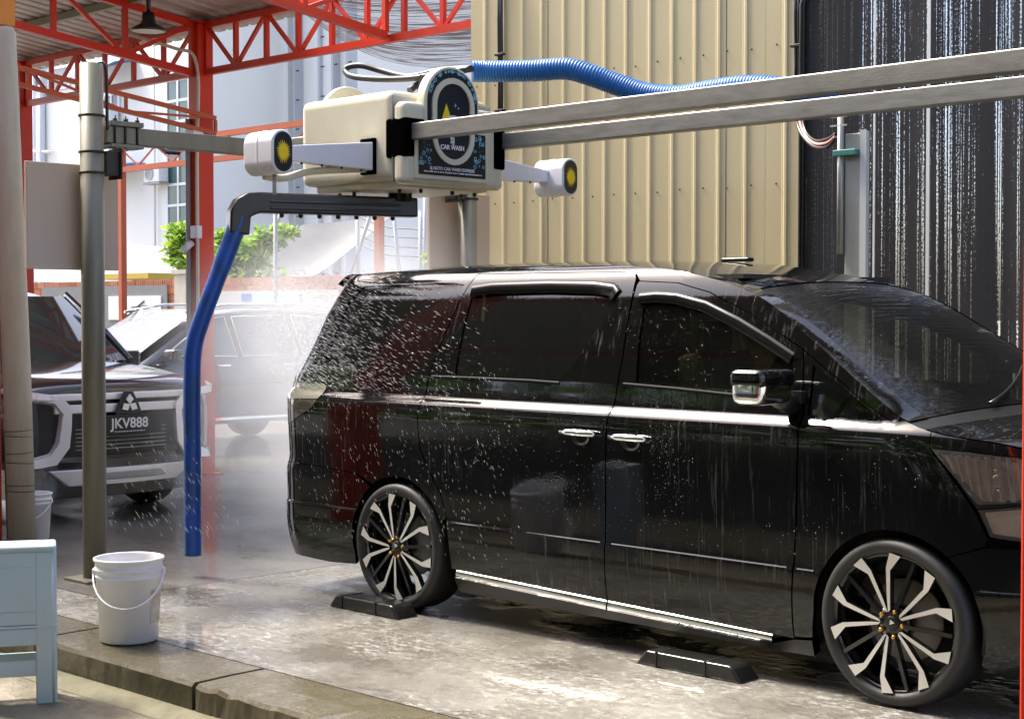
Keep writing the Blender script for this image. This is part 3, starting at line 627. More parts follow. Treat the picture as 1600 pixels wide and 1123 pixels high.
# ================================================================== wash unit
wu = empty('wash_unit', (-1.24, 1.12, 2.3)); tag(wu, 'cream overhead car wash unit with round logo panel riding on the rails', 'wash machine')
W = []
def part(q, name, m, parent=None, **k):
    o = q.build(name, m, parent or wu, **k)
    if parent is None: W.append(o)
    return o
q = MB(); q.bx(-1.73, -.855, .72, 1.52, 2.345, 2.875); part(q, 'housing', M_cream, bevel=.06, seg=4)
q = MB(); q.bx(-1.66, -.80, .78, 1.47, 2.30, 2.37); part(q, 'bottom_tray', M_cream, bevel=.03, seg=3)
q = MB(); q.bx(-.85, -.735, .713, 1.535, 2.315, 2.80); fb = part(q, 'front_cover', M_cream, bevel=.045, seg=4)
q = MB(); q.bx(-.8525, -.8475, .712, 1.528, 2.33, 2.84); part(q, 'seam', M_grey, bevel=.002, seg=1)
# arch plate with the print
def archpoly(yc, zc, r, zb_, hw, n=22): return [(yc-hw, zb_),(yc+hw, zb_),(yc+hw, zc-.17),(yc+r*.995, zc-.17)]+[(yc+r*math.cos(math.pi*i/n), zc+r*math.sin(math.pi*i/n)) for i in range(n+1)]+[(yc-r*.995, zc-.17),(yc-hw, zc-.17)]
MX = Matrix(((0,0,1,0),(1,0,0,0),(0,1,0,0),(0,0,0,1)))   # local XY -> world YZ, Z -> +X
LY, LZ = 1.082, 2.81
q = MB(); q.prism(archpoly(LY, LZ, .222, 2.345, .30), Matrix.Translation((-.80,0,0)) @ MX, .078); ap = part(q, 'logo_plate', M_cream, bevel=.012, seg=2)
q = MB(); q.prism(archpoly(LY, LZ, .205, 2.375, .275), Matrix.Translation((-.7215,0,0)) @ MX, .0025); sk = part(q, 'sticker', M_sticker)
q = MB(); q.prism(archpoly(1.12, 2.79, .225, 2.4, .30), Matrix.Translation((-1.77,0,0)) @ MX, .05); part(q, 'rear_arch', M_cream, bevel=.02, seg=3)
def obround(yc, zc, hw, hh, n=14): return [(yc+hw*math.cos(a), zc+(hh-hw)+hw*math.sin(a)) for a in [math.pi*i/n for i in range(n+1)]]+[(yc+hw*math.cos(a), zc-(hh-hw)+hw*math.sin(a)) for a in [math.pi+math.pi*i/n for i in range(n+1)]]
o1, o2 = obround(LY, 2.702, .172, .260), obround(LY, 2.702, .138, .226)
q = MB(); Mx = Matrix.Translation((-.719,0,0)) @ MX; n_ = len(o1)
q.add([Mx @ Vector((*p,h)) for h in (0,.012) for p in o1]+[Mx @ Vector((*p,h)) for h in (0,.012) for p in o2], [(i+k*2*n_, (i+1) % n_+k*2*n_, (i+1) % n_+n_+k*2*n_, i+n_+k*2*n_) for k in (0,1) for i in range(n_)]+[(n_+i, n_+(i+1) % n_, 3*n_+(i+1) % n_, 3*n_+i) for i in range(n_)])
q.build('ring', M_cream, sk)
Mt = frame((-.718, 0, 0), (0,1,0), (0,0,1))
def tx(s, size, y, z, m=M_print, bold=0., sx=1.): return textmb(s, size, frame((-.7165, y, z), (0,1,0), (0,0,1)), 'lettering', m, sk, .001, bold, sx=sx)
tx('SJ', .050, LY-.005, 2.588, bold=.0014); tx('CAR WASH', .038, LY-.005, 2.546, bold=.0011)
tx('SJ AUTO CAR WASH EXPRESS', .0265, LY-.005, 2.416, bold=.0006, sx=1.05)
q = MB(); r_ = random.Random(2); y = LY-.235
while y < LY+.235:
    w = r_.uniform(.004, .012); q.bx(-.7185, -.7170, y, y+w, 2.391, 2.399); y += w+r_.choice((.003, .003, .008))
q.build('small_print', M_print, sk)
q = MB(); q.prism([(-.052,-.02),(-.045,-.045),(-.02,-.058),(.008,-.052),(.022,-.03),(.018,0),(-.016,.075)], frame((-.7168, LY-.040, 2.732), (0,1,0), (0,0,1)), .0015); q.build('drop_logo', M_yellow, sk)
q = MB(); q.tube([(-.716, LY+.005+.055*math.cos(a), 2.70+.034*math.sin(a)) for a in [math.pi*(.95-.9*i/10) for i in range(11)]], .0055, 6)
for sy, sz, sr in ((.02,.10,.012),(.045,.085,.007)):
    q.bx(-.7175,-.716, LY+sy-sr, LY+sy+sr, 2.70+sz-.0012, 2.70+sz+.0012); q.bx(-.7174,-.7161, LY+sy-.0012, LY+sy+.0012, 2.70+sz-sr, 2.70+sz+sr)
q.build('car_outline', M_print, sk)
# printed bubbles
q = MB(); r_ = random.Random(9)
for _ in range(120):
    if r_.random() < .45:
        a = r_.uniform(.05, math.pi-.05); y = LY+.192*math.cos(a); z = LZ+.192*math.sin(a)
    else: y = LY+r_.choice((-1, 1))*r_.uniform(.175, .268); z = r_.uniform(2.44, 2.62)
    s = r_.choice((.0025,.003,.004,.007,.010,.013))
    q.lathe([(s,0),(s*.6,.0004),(s*.6,0)] if s > .005 else [(s,0),(0,.0003)], 9, Matrix.Translation((-.7182, y, z)) @ Matrix.Rotation(R(90), 4, 'Y'))
bb = q.build('bubble_print', M_cyan, sk); tag(bb, kind='stuff')
# solid black blocks painting in the slot shade where the rails enter
M_slot_shade = mat('painted slot shade', (.002, .002, .002), .9, spec=.0)
q = MB(); q.bx(-.91, -.730, .710, .90, 2.47, 2.705); part(q, 'rail_slot_shade', M_slot_shade, bevel=.02, seg=2)
q = MB(); q.bx(-.90, -.727, 1.44, 1.542, 2.44, 2.69); part(q, 'rail_slot_shade', M_slot_shade, bevel=.02, seg=2)
# side arms with sensor pods
def armpod(s):
    y0 = 1.12+s*.39; y1 = 1.12+s*1.13; yp = 1.12+s*1.185; xm = -1.01
    e = MB(); vs = []
    for y, h, zc in ((y0, .17, 2.492), (y1, .075, 2.462)):
        for x in (xm-.09, xm+.0):
            for k in (-1, 1): vs.append((x, y, zc+k*h/2))
    e.add(vs, [(0,1,3,2),(4,6,7,5),(0,4,5,1),(2,3,7,6),(0,2,6,4),(1,5,7,3)])
    a = part(e, 'side_arm', M_white, bevel=.006)
    q = MB(); q.bx(xm-.12, xm+.012, min(y0-s*.01, y0+s*.03), max(y0-s*.01, y0+s*.03), 2.385, 2.60); part(q, 'arm_slot_shade', M_slot_shade, bevel=.008)  # solid black block, its colour stands for shade around the arm root
    ob = obround(0, 0, .074, .124, 12)
    q = MB(); q.prism(ob, Matrix.Translation((-1.15, yp, 2.455)) @ MX, .27); p = part(q, 'sensor_pod', M_white, bevel=.012, seg=3)
    q = MB(); q.prism([(y*1.03, z*1.03) for y, z in ob], Matrix.Translation((-1.03, yp, 2.455)) @ MX, .012); q.build('pod_band', M_white, p, bevel=.003)
    q = MB(); q.prism(obround(0, 0, .062, .110, 12), Matrix.Translation((-.8795, yp, 2.455)) @ MX, .003); q.build('pod_face', M_sticker, p)
    r_ = random.Random(4); st = []
    for i in range(44): rr = (.030 if i % 2 else r_.uniform(.046, .058)); st.append((rr*math.cos(2*math.pi*i/44), 1.25*rr*math.sin(2*math.pi*i/44)))
    q = MB(); q.prism(st, Matrix.Translation((-.876, yp, 2.455)) @ MX, .0015); q.build('burst_print', M_yellow, p)
    for k in range(4):
        q = MB(); yy = y0+(y1-y0)*(.15+.2*k); zz = 2.492-.03*(.15+.2*k)-(.17-.095*(.15+.2*k))/2; q.lathe([(0,-.012),(.007,-.012),(.007,.002),(0,.002)], 6, Matrix.Translation((xm-.01, yy, zz))); q.build('bolt', M_dark, a)
    return p
p1_ = armpod(-1); armpod(1)
q = MB(); q.tube(smoothpts([(-1.06,-.06,2.33),(-1.06,.0,2.325),(-1.07,.10,2.33),(-1.08,.30,2.38),(-1.08,.72,2.42)], 6), .022, 12); part(q, 'stay_tube', M_cream)
q = MB(); q.tube([(-.96,-.065,2.34),(-.96,-.065,2.22)], .011, 8); part(q, 'sensor_rod', M_grey)
# spray arm
PV = Vector((-1.24, 1.12, 0)); dr = Vector((-.333, -.943, 0)); pr = Vector((-dr.y, dr.x, 0))
q = MB(); q.lathe([(.0,2.32),(.16,2.32),(.16,2.308),(.075,2.30),(.075,2.25),(.0,2.25)], 24, Matrix.Translation(PV)); part(q, 'pivot', M_black)
def armframe(s): return PV+dr*s
q = MB(); Ma = frame(PV+Vector((0,0,0)), dr, (0,0,1))
q.prism([(-.10,2.155),(.92,2.155),(.975,2.13),(.985,2.02),(1.105,2.035),(1.10,2.16),(1.06,2.235),(.99,2.275),(.92,2.28),(-.10,2.275)], Ma @ Matrix.Translation((0,0,-.055)), .11); sa = part(q, 'spray_arm', M_black, bevel=.014, seg=3)
for z_ in (2.185, 2.225):
    for k in (-1, 1):
        q = MB(); q.bar(PV+dr*.02+pr*(.057*k)+Vector((0,0,z_)), PV+dr*.86+pr*(.057*k)+Vector((0,0,z_)), .012, .016); q.build('rib', M_black, sa, bevel=.005)
for k in range(4):
    q = MB(); c = PV+dr*(.10+.25*k)+Vector((0,0,2.262))-pr*.056; q.lathe([(0,.008),(.008,.006),(.010,0)], 8, Matrix.Translation(c) @ Vector(-pr).to_track_quat('Z','Y').to_matrix().to_4x4()); q.build('bolt', M_galv, sa)
for k in range(7):
    q = MB(); c = PV+dr*(.05+.12*k)+Vector((0,0,2.15)); q.lathe([(.014,.01),(.014,-.012),(.004,-.018)], 8, Matrix.Translation(c)); q.build('nozzle', M_dark, sa)
M_bluetube = mat('blue hose sleeve', (.010, .075, .38), .4, var=.75, vscale=9, col2=(.010, .045, .10), bump=.25, bscale=22, stretch=(1,1,.6))
pth = smoothpts([PV+dr*1.03+Vector((0,0,2.13)), PV+dr*1.06+Vector((0,0,2.04)), PV+dr*1.155+Vector((0,0,1.80)), PV+dr*1.26+Vector((0,0,1.53)), PV+dr*1.312+Vector((0,0,1.36)), PV+dr*1.325+Vector((0,0,1.15)), PV+dr*1.325+Vector((0,0,.7)), PV+dr*1.325+Vector((0,0,.17)), PV+dr*1.325+Vector((0,0,.145))], 6)
q = MB(); q.tube(pth, [.056]*12+[.052]*(len(pth)-15)+[.046,.040,.02], 18); part(q, 'spray_tube', M_bluetube)
# hoses and fittings on top
M_hose = mat('black hose', (.02, .018, .018), .5)
tops = [onY(540,112,1.25), onY(548,123,1.25), onY(600,124,1.25), onY(640,118,1.25), onY(690,112,1.3), onY(738,108,1.38)]
loop = [onY(738,107,1.42), onY(690,110,1.4), onY(640,120,1.35), onY(600,112,1.35), onY(565,103,1.3), onY(543,106,1.26), onY(541,114,1.24), onY(556,121,1.22), onY(600,124,1.22), onY(650,122,1.25), onY(700,112,1.3)]
q = MB(); q.tube(smoothpts(loop, 7), .020, 10); part(q, 'hose_loop', M_hose)
q = MB(); q.tube(smoothpts([onY(735,108,1.4), onY(690,116,1.35), onY(660,128,1.3), onY(640,142,1.2)], 7), .022, 10); part(q, 'hose_loop', M_hose)
q = MB(); q.bar(onY(660,145,1.15), onY(664,118,1.15), .05, .04); q.bar(onY(670,122,1.15), onY(740,108,1.38), .03, .03); part(q, 'hose_bracket', M_dark)
# underside bolts
for bx_, by_ in ((-1.5,.85),(-1.35,.84),(-.95,.86),(-.86,.95),(-.85,1.2),(-.86,1.4),(-1.0,1.42)):
    q = MB(); q.lathe([(0,2.30),(.012,2.30),(.012,2.278),(0,2.278)], 6, Matrix.Translation((bx_,by_,0))); part(q, 'bolt', M_dark)
for o in W: o.matrix_parent_inverse = Matrix.Translation((1.24,-1.12,-2.3))
# blue corrugated supply hose
M_blue = mat('bright blue hose', (.003, .115, .37), .45, bump=.05)
hp = [onY(738,112,1.42), onY(765,112,1.50), onY(830,111,1.62), onY(885,108,1.72), onY(920,117,1.78), onY(960,131,1.86), onY(1010,147,1.93), onY(1060,151,1.98), onY(1110,143,2.03), onY(1160,136,2.07), onY(1215,138,2.12), onY(1270,149,2.2), onY(1312,150,2.28)]
sp_ = smoothpts(hp, 26); L = [0]
for a, b in zip(sp_, sp_[1:]): L.append(L[-1]+(b-a).length)
fine = []; s = 0.; i = 0
while s < L[-1]:
    while L[i+1] < s: i += 1
    t = (s-L[i])/max(L[i+1]-L[i], 1e-9); fine.append(sp_[i].lerp(sp_[i+1], t)); s += .0048
q = MB(); q.tube(fine, [.068 if (k % 4) in (0, 1) else .064 for k in range(len(fine))], 16)
tag(q.build('corrugated_hose', M_blue), 'bright blue corrugated hose looping above the steel rails', 'hose')
# ================================================================== ribbed metal wall
M_wall = mat('beige coated sheet', (.51, .43, .245), .42, var=.25, vscale=1.6, col2=(.44, .365, .205), bump=.04, bscale=9, stretch=(4,4,.5))
wl = empty('ribbed_metal_wall', (-1.1, 3.15, 0)); tag(wl, 'beige ribbed metal sheet wall behind the wash unit', 'wall')
def wall_sheet(x0, x1, y, z0, z1):
    q = MB(); xs = []; x = x0
    while x < x1-.01:
        for d, o in ((0,0),(.128,0),(.134,-.0025),(.142,-.0025),(.156,-.010),(.172,-.010),(.186,-.002),(.192,-.002)): 
            if x+d <= x1: xs.append((x+d, o))
        x += .2
    xs.append((x1, 0)); n = len(xs)
    q.add([(a, y+o, z) for z in (z0, z1) for a, o in xs]+[(xs[0][0], y+.02, z0),(xs[-1][0], y+.02, z0),(xs[0][0], y+.02, z1),(xs[-1][0], y+.02, z1)], [(i, i+1, n+i+1, n+i) for i in range(n-1)]+[(2*n, 2*n+1, 2*n+3, 2*n+2)])
    return q
wj = [-2.70, -1.88, -1.06, -.24, .08, .52]
for i, (a, b) in enumerate(zip(wj, wj[1:])):
    o = wall_sheet(a, b-.004, 3.15+(.003 if i % 2 else 0), .02, 4.9).build('wall_sheet', M_wall, wl); o.matrix_parent_inverse = Matrix.Translation((1.1,-3.15,0))
q = MB(); q.bx(-2.69, .5, 3.18, 3.6, 0, 4.88); o = q.build('backing', M_grey, wl); o.matrix_parent_inverse = Matrix.Translation((1.1,-3.15,0))
q = MB()
for z in (.6, 1.5, 2.4, 3.3, 4.2):
    x = -2.63
    while x < .5: q.lathe([(0,.006),(.006,.005),(.007,0)], 6, frame((x, 3.146, z+random.uniform(-.01,.01)), (1,0,0), (0,0,1)) @ Matrix.Diagonal((1,1,1,1))); x += .2
o = q.build('screws', M_dark, wl); o.matrix_parent_inverse = Matrix.Translation((1.1,-3.15,0)); tag(o, kind='stuff')
def conduit(px, y0, y1, name, label, w=2, Y=3.09):
    e = empty(name, onY(px, y1, Y)); tag(e, label, 'conduit', 'conduits on the ribbed wall'); a = onY(px, y0, Y)-e.location; a.x = 0; a.y = 0
    for k in range(w):
        q = MB(); q.tube([Vector((.024*k,0,0)), a*.33+Vector((.024*k+.004,0,0)), a*.66+Vector((.024*k-.003,0,0)), a+Vector((.024*k,0,0))], .013, 8); q.build('cable', M_black, e)
    for t in (.12, .45, .8):
        q = MB(); q.box(a*t+Vector((.012,-.004,0)), (.09,.034,.018)); q.build('clip', M_dark, e, bevel=.003)
conduit(780, -60, 205, 'wall_conduit', 'black cables clipped to the wall just right of the logo panel')
conduit(1243, -60, 180, 'wall_conduit', 'black conduit at the right end of the ribbed wall')
# ================================================================== black shade netting
def net_material(name, fx, fz, dens, col=(.045, .043, .043), thr=.56):
    m = bpy.data.materials.new(name); m.use_nodes = True; t = m.node_tree; n = t.nodes; b = n['Principled BSDF']
    b.inputs['Base Color'].default_value = (*col, 1); b.inputs['Roughness'].default_value = .95; b.inputs['Specular IOR Level'].default_value = .05
    tc = n.new('ShaderNodeTexCoord'); 
    def noise(sc, det, st):
        k = n.new('ShaderNodeMapping'); k.inputs['Scale'].default_value = st; t.links.new(tc.outputs['UV'], k.inputs[0])
        q = n.new('ShaderNodeTexNoise'); q.inputs['Scale'].default_value = sc; q.inputs['Detail'].default_value = det; q.inputs['Roughness'].default_value = .7; t.links.new(k.outputs[0], q.inputs[0]); return q.outputs[0]
    a = noise(1, 2, (fx, fz, 1)); c = noise(1, 2, (fx*.10, fz*.05, 1)); d = noise(1, 3, (fx*1.2, fz*200, 1)); 
    s = n.new('ShaderNodeMath'); s.operation = 'MULTIPLY_ADD'; s.inputs[1].default_value = .55; t.links.new(c, s.inputs[0]); t.links.new(a, s.inputs[2])
    s2 = n.new('ShaderNodeMath'); s2.operation = 'MULTIPLY_ADD'; s2.inputs[1].default_value = .55; t.links.new(d, s2.inputs[0]); t.links.new(s.outputs[0], s2.inputs[2])
    r = n.new('ShaderNodeValToRGB'); r.color_ramp.elements[0].position = thr; r.color_ramp.elements[1].position = thr+.03; hv = n.new('ShaderNodeMath'); hv.operation = 'MULTIPLY'; hv.inputs[1].default_value = .476; t.links.new(s2.outputs[0], hv.inputs[0]); t.links.new(hv.outputs[0], r.inputs[0])
    r.color_ramp.elements[0].color = (1,1,1,1); r.color_ramp.elements[1].color = (dens, dens, dens, 1)
    t.links.new(r.outputs[0], b.inputs['Alpha'])
    return m
def uvgrid(name, fn, nu, nv, m, parent=None):
    me = bpy.data.meshes.new(name); P = [fn(i/nu, j/nv) for i in range(nu+1) for j in range(nv+1)]
    F = [(i*(nv+1)+j, (i+1)*(nv+1)+j, (i+1)*(nv+1)+j+1, i*(nv+1)+j+1) for i in range(nu) for j in range(nv)]
    me.from_pydata([tuple(p) for p in P], [], F); me.materials.append(m); uv = me.uv_layers.new(name='UVMap')
    for p in me.polygons:
        p.use_smooth = True
        for li in p.loop_indices:
            v = me.loops[li].vertex_index; uv.data[li].uv = ((v//(nv+1))/nu, (v % (nv+1))/nv)
    return link(name, me, parent)
M_net = net_material('black shade net', 420, 1.6, .42, thr=.545)
netc = empty('shade_net', (2.7, 3.05, 0)); tag(netc, 'black shade netting hung right of the ribbed wall', 'netting')
def netfn(u, v):
    x = .47+4.9*u; z = .05+4.55*v; y = 3.03+.003*math.sin(u*95)+.006*math.sin(u*41+2+2*v)+.03*(1-v)*math.sin(u*7)
    if u < .05: z = min(z, 3.55+u*9)
    return Vector((x, y, z))-Vector((2.7,3.05,0))
uvgrid('net_sheet', netfn, 240, 24, M_net, netc)
q = MB(); q.tube([(-2.24,-.04,.05),(-2.235,-.045,3.5),(-2.17,-.045,3.72)], .022, 8); q.build('hem', M_black, netc)
M_net2 = mat('net strap', (.62, .64, .60), .6)
for px_, w in ((1453, .022), (1369, .013)):
    c = onY(px_, 250, 3.0); q = MB(); q.bx(c.x-2.7-w/2, c.x-2.7+w/2, -.075, -.068, .1, 4.5); q.build('strap', M_net2, netc)
c = onY(1541, 400, 3.6); q = MB(); q.tube([(c.x, 3.6, 0),(c.x, 3.6, 2.35)], .03, 10); tag(q.build('timber_pole', mat('timber', (.40,.20,.09), .7, var=.4)), 'brown timber pole standing behind the black netting', 'pole')
# netting backdrop building seen through the gaps
q = MB(); q.bx(-1.0, 9, 9.0, 9.3, 0, 14); tag(q.build('pale_back_wall', mat('white render', (.22,.20,.17), .8, var=.2, vscale=.8)), 'pale rendered wall glimpsed through gaps in the black netting', 'wall')
# cable post by the net
cp = empty('cable_post', (1.23, 2.44, 0)); tag(cp, 'pale steel channel post with cables in front of the black netting', 'post')
M_chan = mat('pale galvanised channel', (.46, .46, .42), .4, metal=.4, var=.5, vscale=5, col2=(.33,.33,.27))
q = MB(); q.bx(-.05, .05, -.05, .05, 0, 2.585); q.build('channel', M_chan, cp, bevel=.004)
q = MB(); q.bx(.053, .095, -.058, -.050, 0, 2.60); q.bx(.053, .060, -.050, .03, 0, 2.60); q.build('angle', M_net2, cp)
q = MB(); q.tube([(-.075,-.06,1.9),(-.075,-.06,2.74)], .018, 10); q.build('pipe', M_chan, cp)
q = MB(); q.box((-.03,-.07,2.475),(.15,.05,.035)); q.build('clamp', mat('green clamp', (.05,.22,.18), .5), cp, bevel=.004)
for z in (2.63, 2.68):
    q = MB(); q.bx(-.13, -.02, -.084, -.078, z, z+.008); q.build('cable_tie', M_net2, cp)
for k, (dx, m) in enumerate(((0, M_black), (.012, mat('pink cable', (.55,.22,.19), .5)), (.024, M_black))):
    pts = [onY(1243+dx*400, 175, 2.75), onY(1250+dx*350, 205, 2.68), onY(1270+dx*150, 228-k*4, 2.55), onY(1292, 230-k*6, 2.46), onY(1306, 216-k*3, 2.42)]
    q = MB(); q.tube([p-Vector((1.23,2.44,0)) for p in smoothpts(pts, 6)], .011, 8); q.build('cable', m, cp)

# ================================================================== red canopy
def column(name, x, y, h, label, m=M_red, w=.17, z0=0):
    e = empty(name, (x, y, z0)); tag(e, label, 'column', 'red steel columns of the canopy')
    q = MB(); q.bx(-w/2, w/2, -w/2, w/2, 0, h); q.build('shaft', m, e, bevel=.008)
    q = MB(); q.bx(-w*.8, w*.8, -w*.8, w*.8, 0, .015); q.build('base_plate', m, e)
    q = MB(); q.bx(-w*.75, w*.75, -w*.75, w*.75, h, h+.015); q.build('cap_plate', m, e)
    return e
cA = column('canopy_column', -6.60, 3.33, 4.30, 'red steel column rising beside the blue spray tube')
q = MB(); q.tube(smoothpts([(.10,-.115,1.2),(.10,-.115,3.0),(.10,-.115,3.9),(-.02,-.3,4.05),(-.3,-.9,4.2)], 6), .016, 8); q.build('conduit', M_cream, cA)
q = MB(); q.tube([(-.06,-.11,.5),(-.06,-.11,3.4)], .024, 10); q.build('conduit', M_grey, cA)
q = MB(); q.bx(.03,.14,-.15,-.09,2.26,2.38); q.build('junction_box', M_white, cA, bevel=.006)
q = MB(); q.tube([(.05,-.14,2.22),(.03,-.24,2.14)], [.03,.035], 10); q.build('camera', M_white, cA)
q = MB(); q.box((-.20,-.24,3.12),(.20,.16,.03), Matrix.Rotation(R(30),3,'Y')); q.tube([(-.15,-.2,3.15),(0,-.1,3.2)], .012, 6); q.build('flood_lamp', M_dark, cA)
q = MB(); q.box((.12,-.16,3.25),(.14,.12,.10)); q.build('junction_box', M_white, cA, bevel=.01)
column('canopy_column', -10.0, 3.33, 4.30, 'red steel column behind the top of the left grey post', w=.15)
column('canopy_column', 4.547, -1.86, 5.1, 'red steel column at the right edge of the picture', w=.16, z0=-.16)
column('canopy_column', -2.55, -1.86, 5.1, 'red steel column mirrored in the side of the van', w=.26, z0=-.16)
def truss(name, a, b, depth, n, label, m=M_red, w=.055, m2=None):
    a, b = Vector(a), Vector(b); e = empty(name, a); tag(e, label, 'truss', 'trusses of the red canopy'); d = b-a; up = Vector((0,0,depth))
    for o in (Vector(), up):
        q = MB(); q.bar(o, d+o, w, w*1.15); q.build('chord', m, e)
    for i in range(n+1):
        p = d*(i/n); q = MB(); q.bar(p+Vector((0,0,w/2)), p+up-Vector((0,0,w/2)), w*.75, w*.75); q.build('web_post', m2 or m, e)
        if i < n:
            p2 = d*((i+1)/n); s, t = (p, p2+up) if i % 2 else (p+up, p2)
            s = s.lerp(t, .04); t = t.lerp(s, .04); q = MB(); q.bar(s, t, w*.55, w*.6); q.build('brace', m2 or m, e)
    return e
truss('eaves_truss', (-6.5,3.33,3.84), (-2.74,3.33,3.84), .44, 8, 'red lattice truss running right from the column to the ribbed wall')
truss('eaves_truss', (-9.92,3.33,3.85), (-6.69,3.33,3.85), .44, 6, 'orange red lattice truss running left from the column')
sl_ = .125
truss('rafter_truss', (-6.60,3.23,3.83), (-6.60,-1.86,3.83+5.09*sl_), .46, 7, 'red sloping truss climbing left from the column towards the viewer', w=.06)
truss('rafter_truss', (-3.86,3.28,3.86), (-3.86,-1.86,3.86+5.14*sl_), .46, 6, 'red sloping truss over the wash unit', w=.06)
truss('side_girder', (-6.42,3.37,3.255), (-6.42,-1.5,3.255+4.87*.129), .145, 5, 'thin orange ladder girder passing before the red column', M_orange, w=.035)
lt = empty('lattice_girder', (-12.3,6.0,3.44)); tag(lt, 'thin salmon lattice girder with zigzag rods behind the red column', 'girder')
for z in (0, .30):
    q = MB(); q.bar((0,0,z),(5.2,0,z), .06, .07); q.build('chord', M_orange, lt)
for i in range(13):
    q = MB(); q.bar((.4*i, 0, .035 if i % 2 else .265), (.4*i+.4, 0, .265 if i % 2 else .035), .018, .018); q.build('rod', M_orange, lt)
for x in (0.,): 
    q = MB(); q.bar((x,.0,-3.44),(x,0,.335), .08, .08); q.build('leg', M_orange, lt)
q = MB(); q.bar((5.2,.0,-3.44),(5.2,0,.335), .08, .08); q.build('leg', M_orange, lt)
cr = empty('canopy_roof', (-9.0,0,4.4)); tag(cr, 'corrugated metal canopy roof seen from below at the upper left', 'roof')
M_roof = mat('galvanised roof sheet', (.50, .46, .43), .45, metal=.15, var=.7, vscale=2.2, col2=(.45, .34, .29), stretch=(1,.35,1))
def roofz(y): return 4.365+(3.33-y)*sl_
for i in range(9):
    x0 = -13.6+.93*i; q = MB(); xs = []
    for k in range(5):
        for d, o in ((0,0),(.12,0),(.14,.03),(.17,.03),(.186,0)): xs.append((x0+.186*k+d, o))
    q.add([(x, y, roofz(y)+o+(.004 if i % 2 else 0)) for y in (3.75, .9, -3.0) for x, o in xs], [(r_*25+j, r_*25+j+1, (r_+1)*25+j+1, (r_+1)*25+j) for r_ in range(2) for j in range(24)])
    o = q.build('roof_sheet', M_roof, cr); o.matrix_parent_inverse = Matrix.Translation((9,0,-4.4))
for y in (3.45, 2.55, 1.5, .4, -.8, -2.0):
    q = MB(); q.bx(-13.6, -5.25, y-.03, y+.03, roofz(y)-.075, roofz(y)-.005); o = q.build('purlin', mat('olive purlin', (.30,.30,.22), .5), cr); o.matrix_parent_inverse = Matrix.Translation((9,0,-4.4))
shade_roof = empty('canopy_roof', (0,-6,5)); tag(shade_roof, 'unseen corrugated roof added on the viewer side to shade the lower ground', 'roof')  # unseen roof, added to shade the ground and darken the van's reflections
for i in range(28):
    x0 = -14+.93*i; q = MB(); xs = []
    for k in range(5):
        for d, o in ((0,0),(.12,0),(.14,.03),(.17,.03),(.186,0)): xs.append((x0+.186*k+d, o-5))
    q.add([(x, y+6, 5.06+(-1.45-y)*.06+o+(.004 if i % 2 else 0)) for y in (-3.3, -12.5) for x, o in xs], [(j, j+1, 25+j+1, 25+j) for j in range(24)]); q.build('roof_sheet', M_roof, shade_roof)
for y in (-3.4, -7.0, -12.0):
    q = MB(); q.bx(-14, 12, y+6-.06, y+6+.06, 4.95+(-1.45-y)*.06-5, 5.04+(-1.45-y)*.06-5); q.build('purlin', M_red, shade_roof)
c = onX(232, 38, -6.1); hb = empty('highbay_lamp', c); tag(hb, 'black round highbay lamp hanging from the canopy roof', 'lamp')
q = MB(); q.lathe([(.0,.10),(.055,.10),(.06,.03),(.075,.0),(.155,-.045),(.16,-.065),(.15,-.07)], 24); q.build('housing', M_black, hb)
q = MB(); q.lathe([(.0,-.066),(.146,-.066)], 24); q.build('diffuser', mat('lamp diffuser', (.8,.78,.72), .5), hb)
q = MB(); q.tube([(0,0,.10),(0,0,roofz(c.y)-c.z-.01)], .022, 8); q.build('stem', M_black, hb)
# pale shade net stretched beyond the eaves
M_net3 = net_material('grey shade net', 3, 60, .25, (.30, .29, .31), .48)
sn = empty('shade_canopy', (-4, 5, 4.5)); tag(sn, 'grey striped shade net sagging beyond the red truss', 'netting')
A, B, C_, D = onY(395,-40,3.6), onY(735,-60,3.6), onY(475,22,7.0), onY(760,104,4.6)
def sagfn(u, v):
    p = (A.lerp(B, u)).lerp(C_.lerp(D, u), v); p.z -= .25*math.sin(math.pi*u)*v; return p-Vector((-4,5,4.5))
uvgrid('net_sheet', sagfn, 20, 20, M_net3, sn)
# ================================================================== left column with the grey sleeve pipe
lc = empty('sleeved_column', (-3.60,-.19,0)); tag(lc, 'tall grey pipe wrapped with wires beside a red column at the left edge', 'column')
M_sleeve = mat('weathered grey pipe', (.50, .44, .35), .55, var=.8, vscale=3, col2=(.36, .32, .20), stretch=(2,2,.5), bump=.1)
q = MB(); q.tube([(.0,.0,0),(-.02,-.02,1.2),(-.06,-.05,2.6),(-.082,-.068,3.43),(-.084,-.070,3.46)], [.092,.092,.090,.088,.07], 28); q.build('pipe', M_sleeve, lc)
q = MB(); q.bx(-.30, -.16, -.20, -.06, 0, 4.9); q.build('shaft', M_red, lc, bevel=.006)
q = MB(); q.bx(-.155, -.03, -.13, .0, 3.47, 4.9); q.build('upper_shaft', mat('amber paint', (.62,.22,.02), .5), lc, bevel=.006)
M_wire = mat('wire', (.04,.035,.03), .5)
for z in (.36, .40, .55, .62, .73, .77):
    q = MB(); q.lathe([(.094,-.003),(.098,0),(.094,.003)], 24, Matrix.Translation((-.012*z/.6,-.012*z/.6,z)) @ Matrix.Rotation(R(random.Random(int(z*100)).uniform(-5,5)),4,'X')); q.build('wire_tie', M_wire, lc)
q = MB(); q.tube(smoothpts([(-.07,-.07,0),(-.075,-.08,.5),(-.08,-.07,.9)], 5), .004, 6); q.build('wire', M_wire, lc)
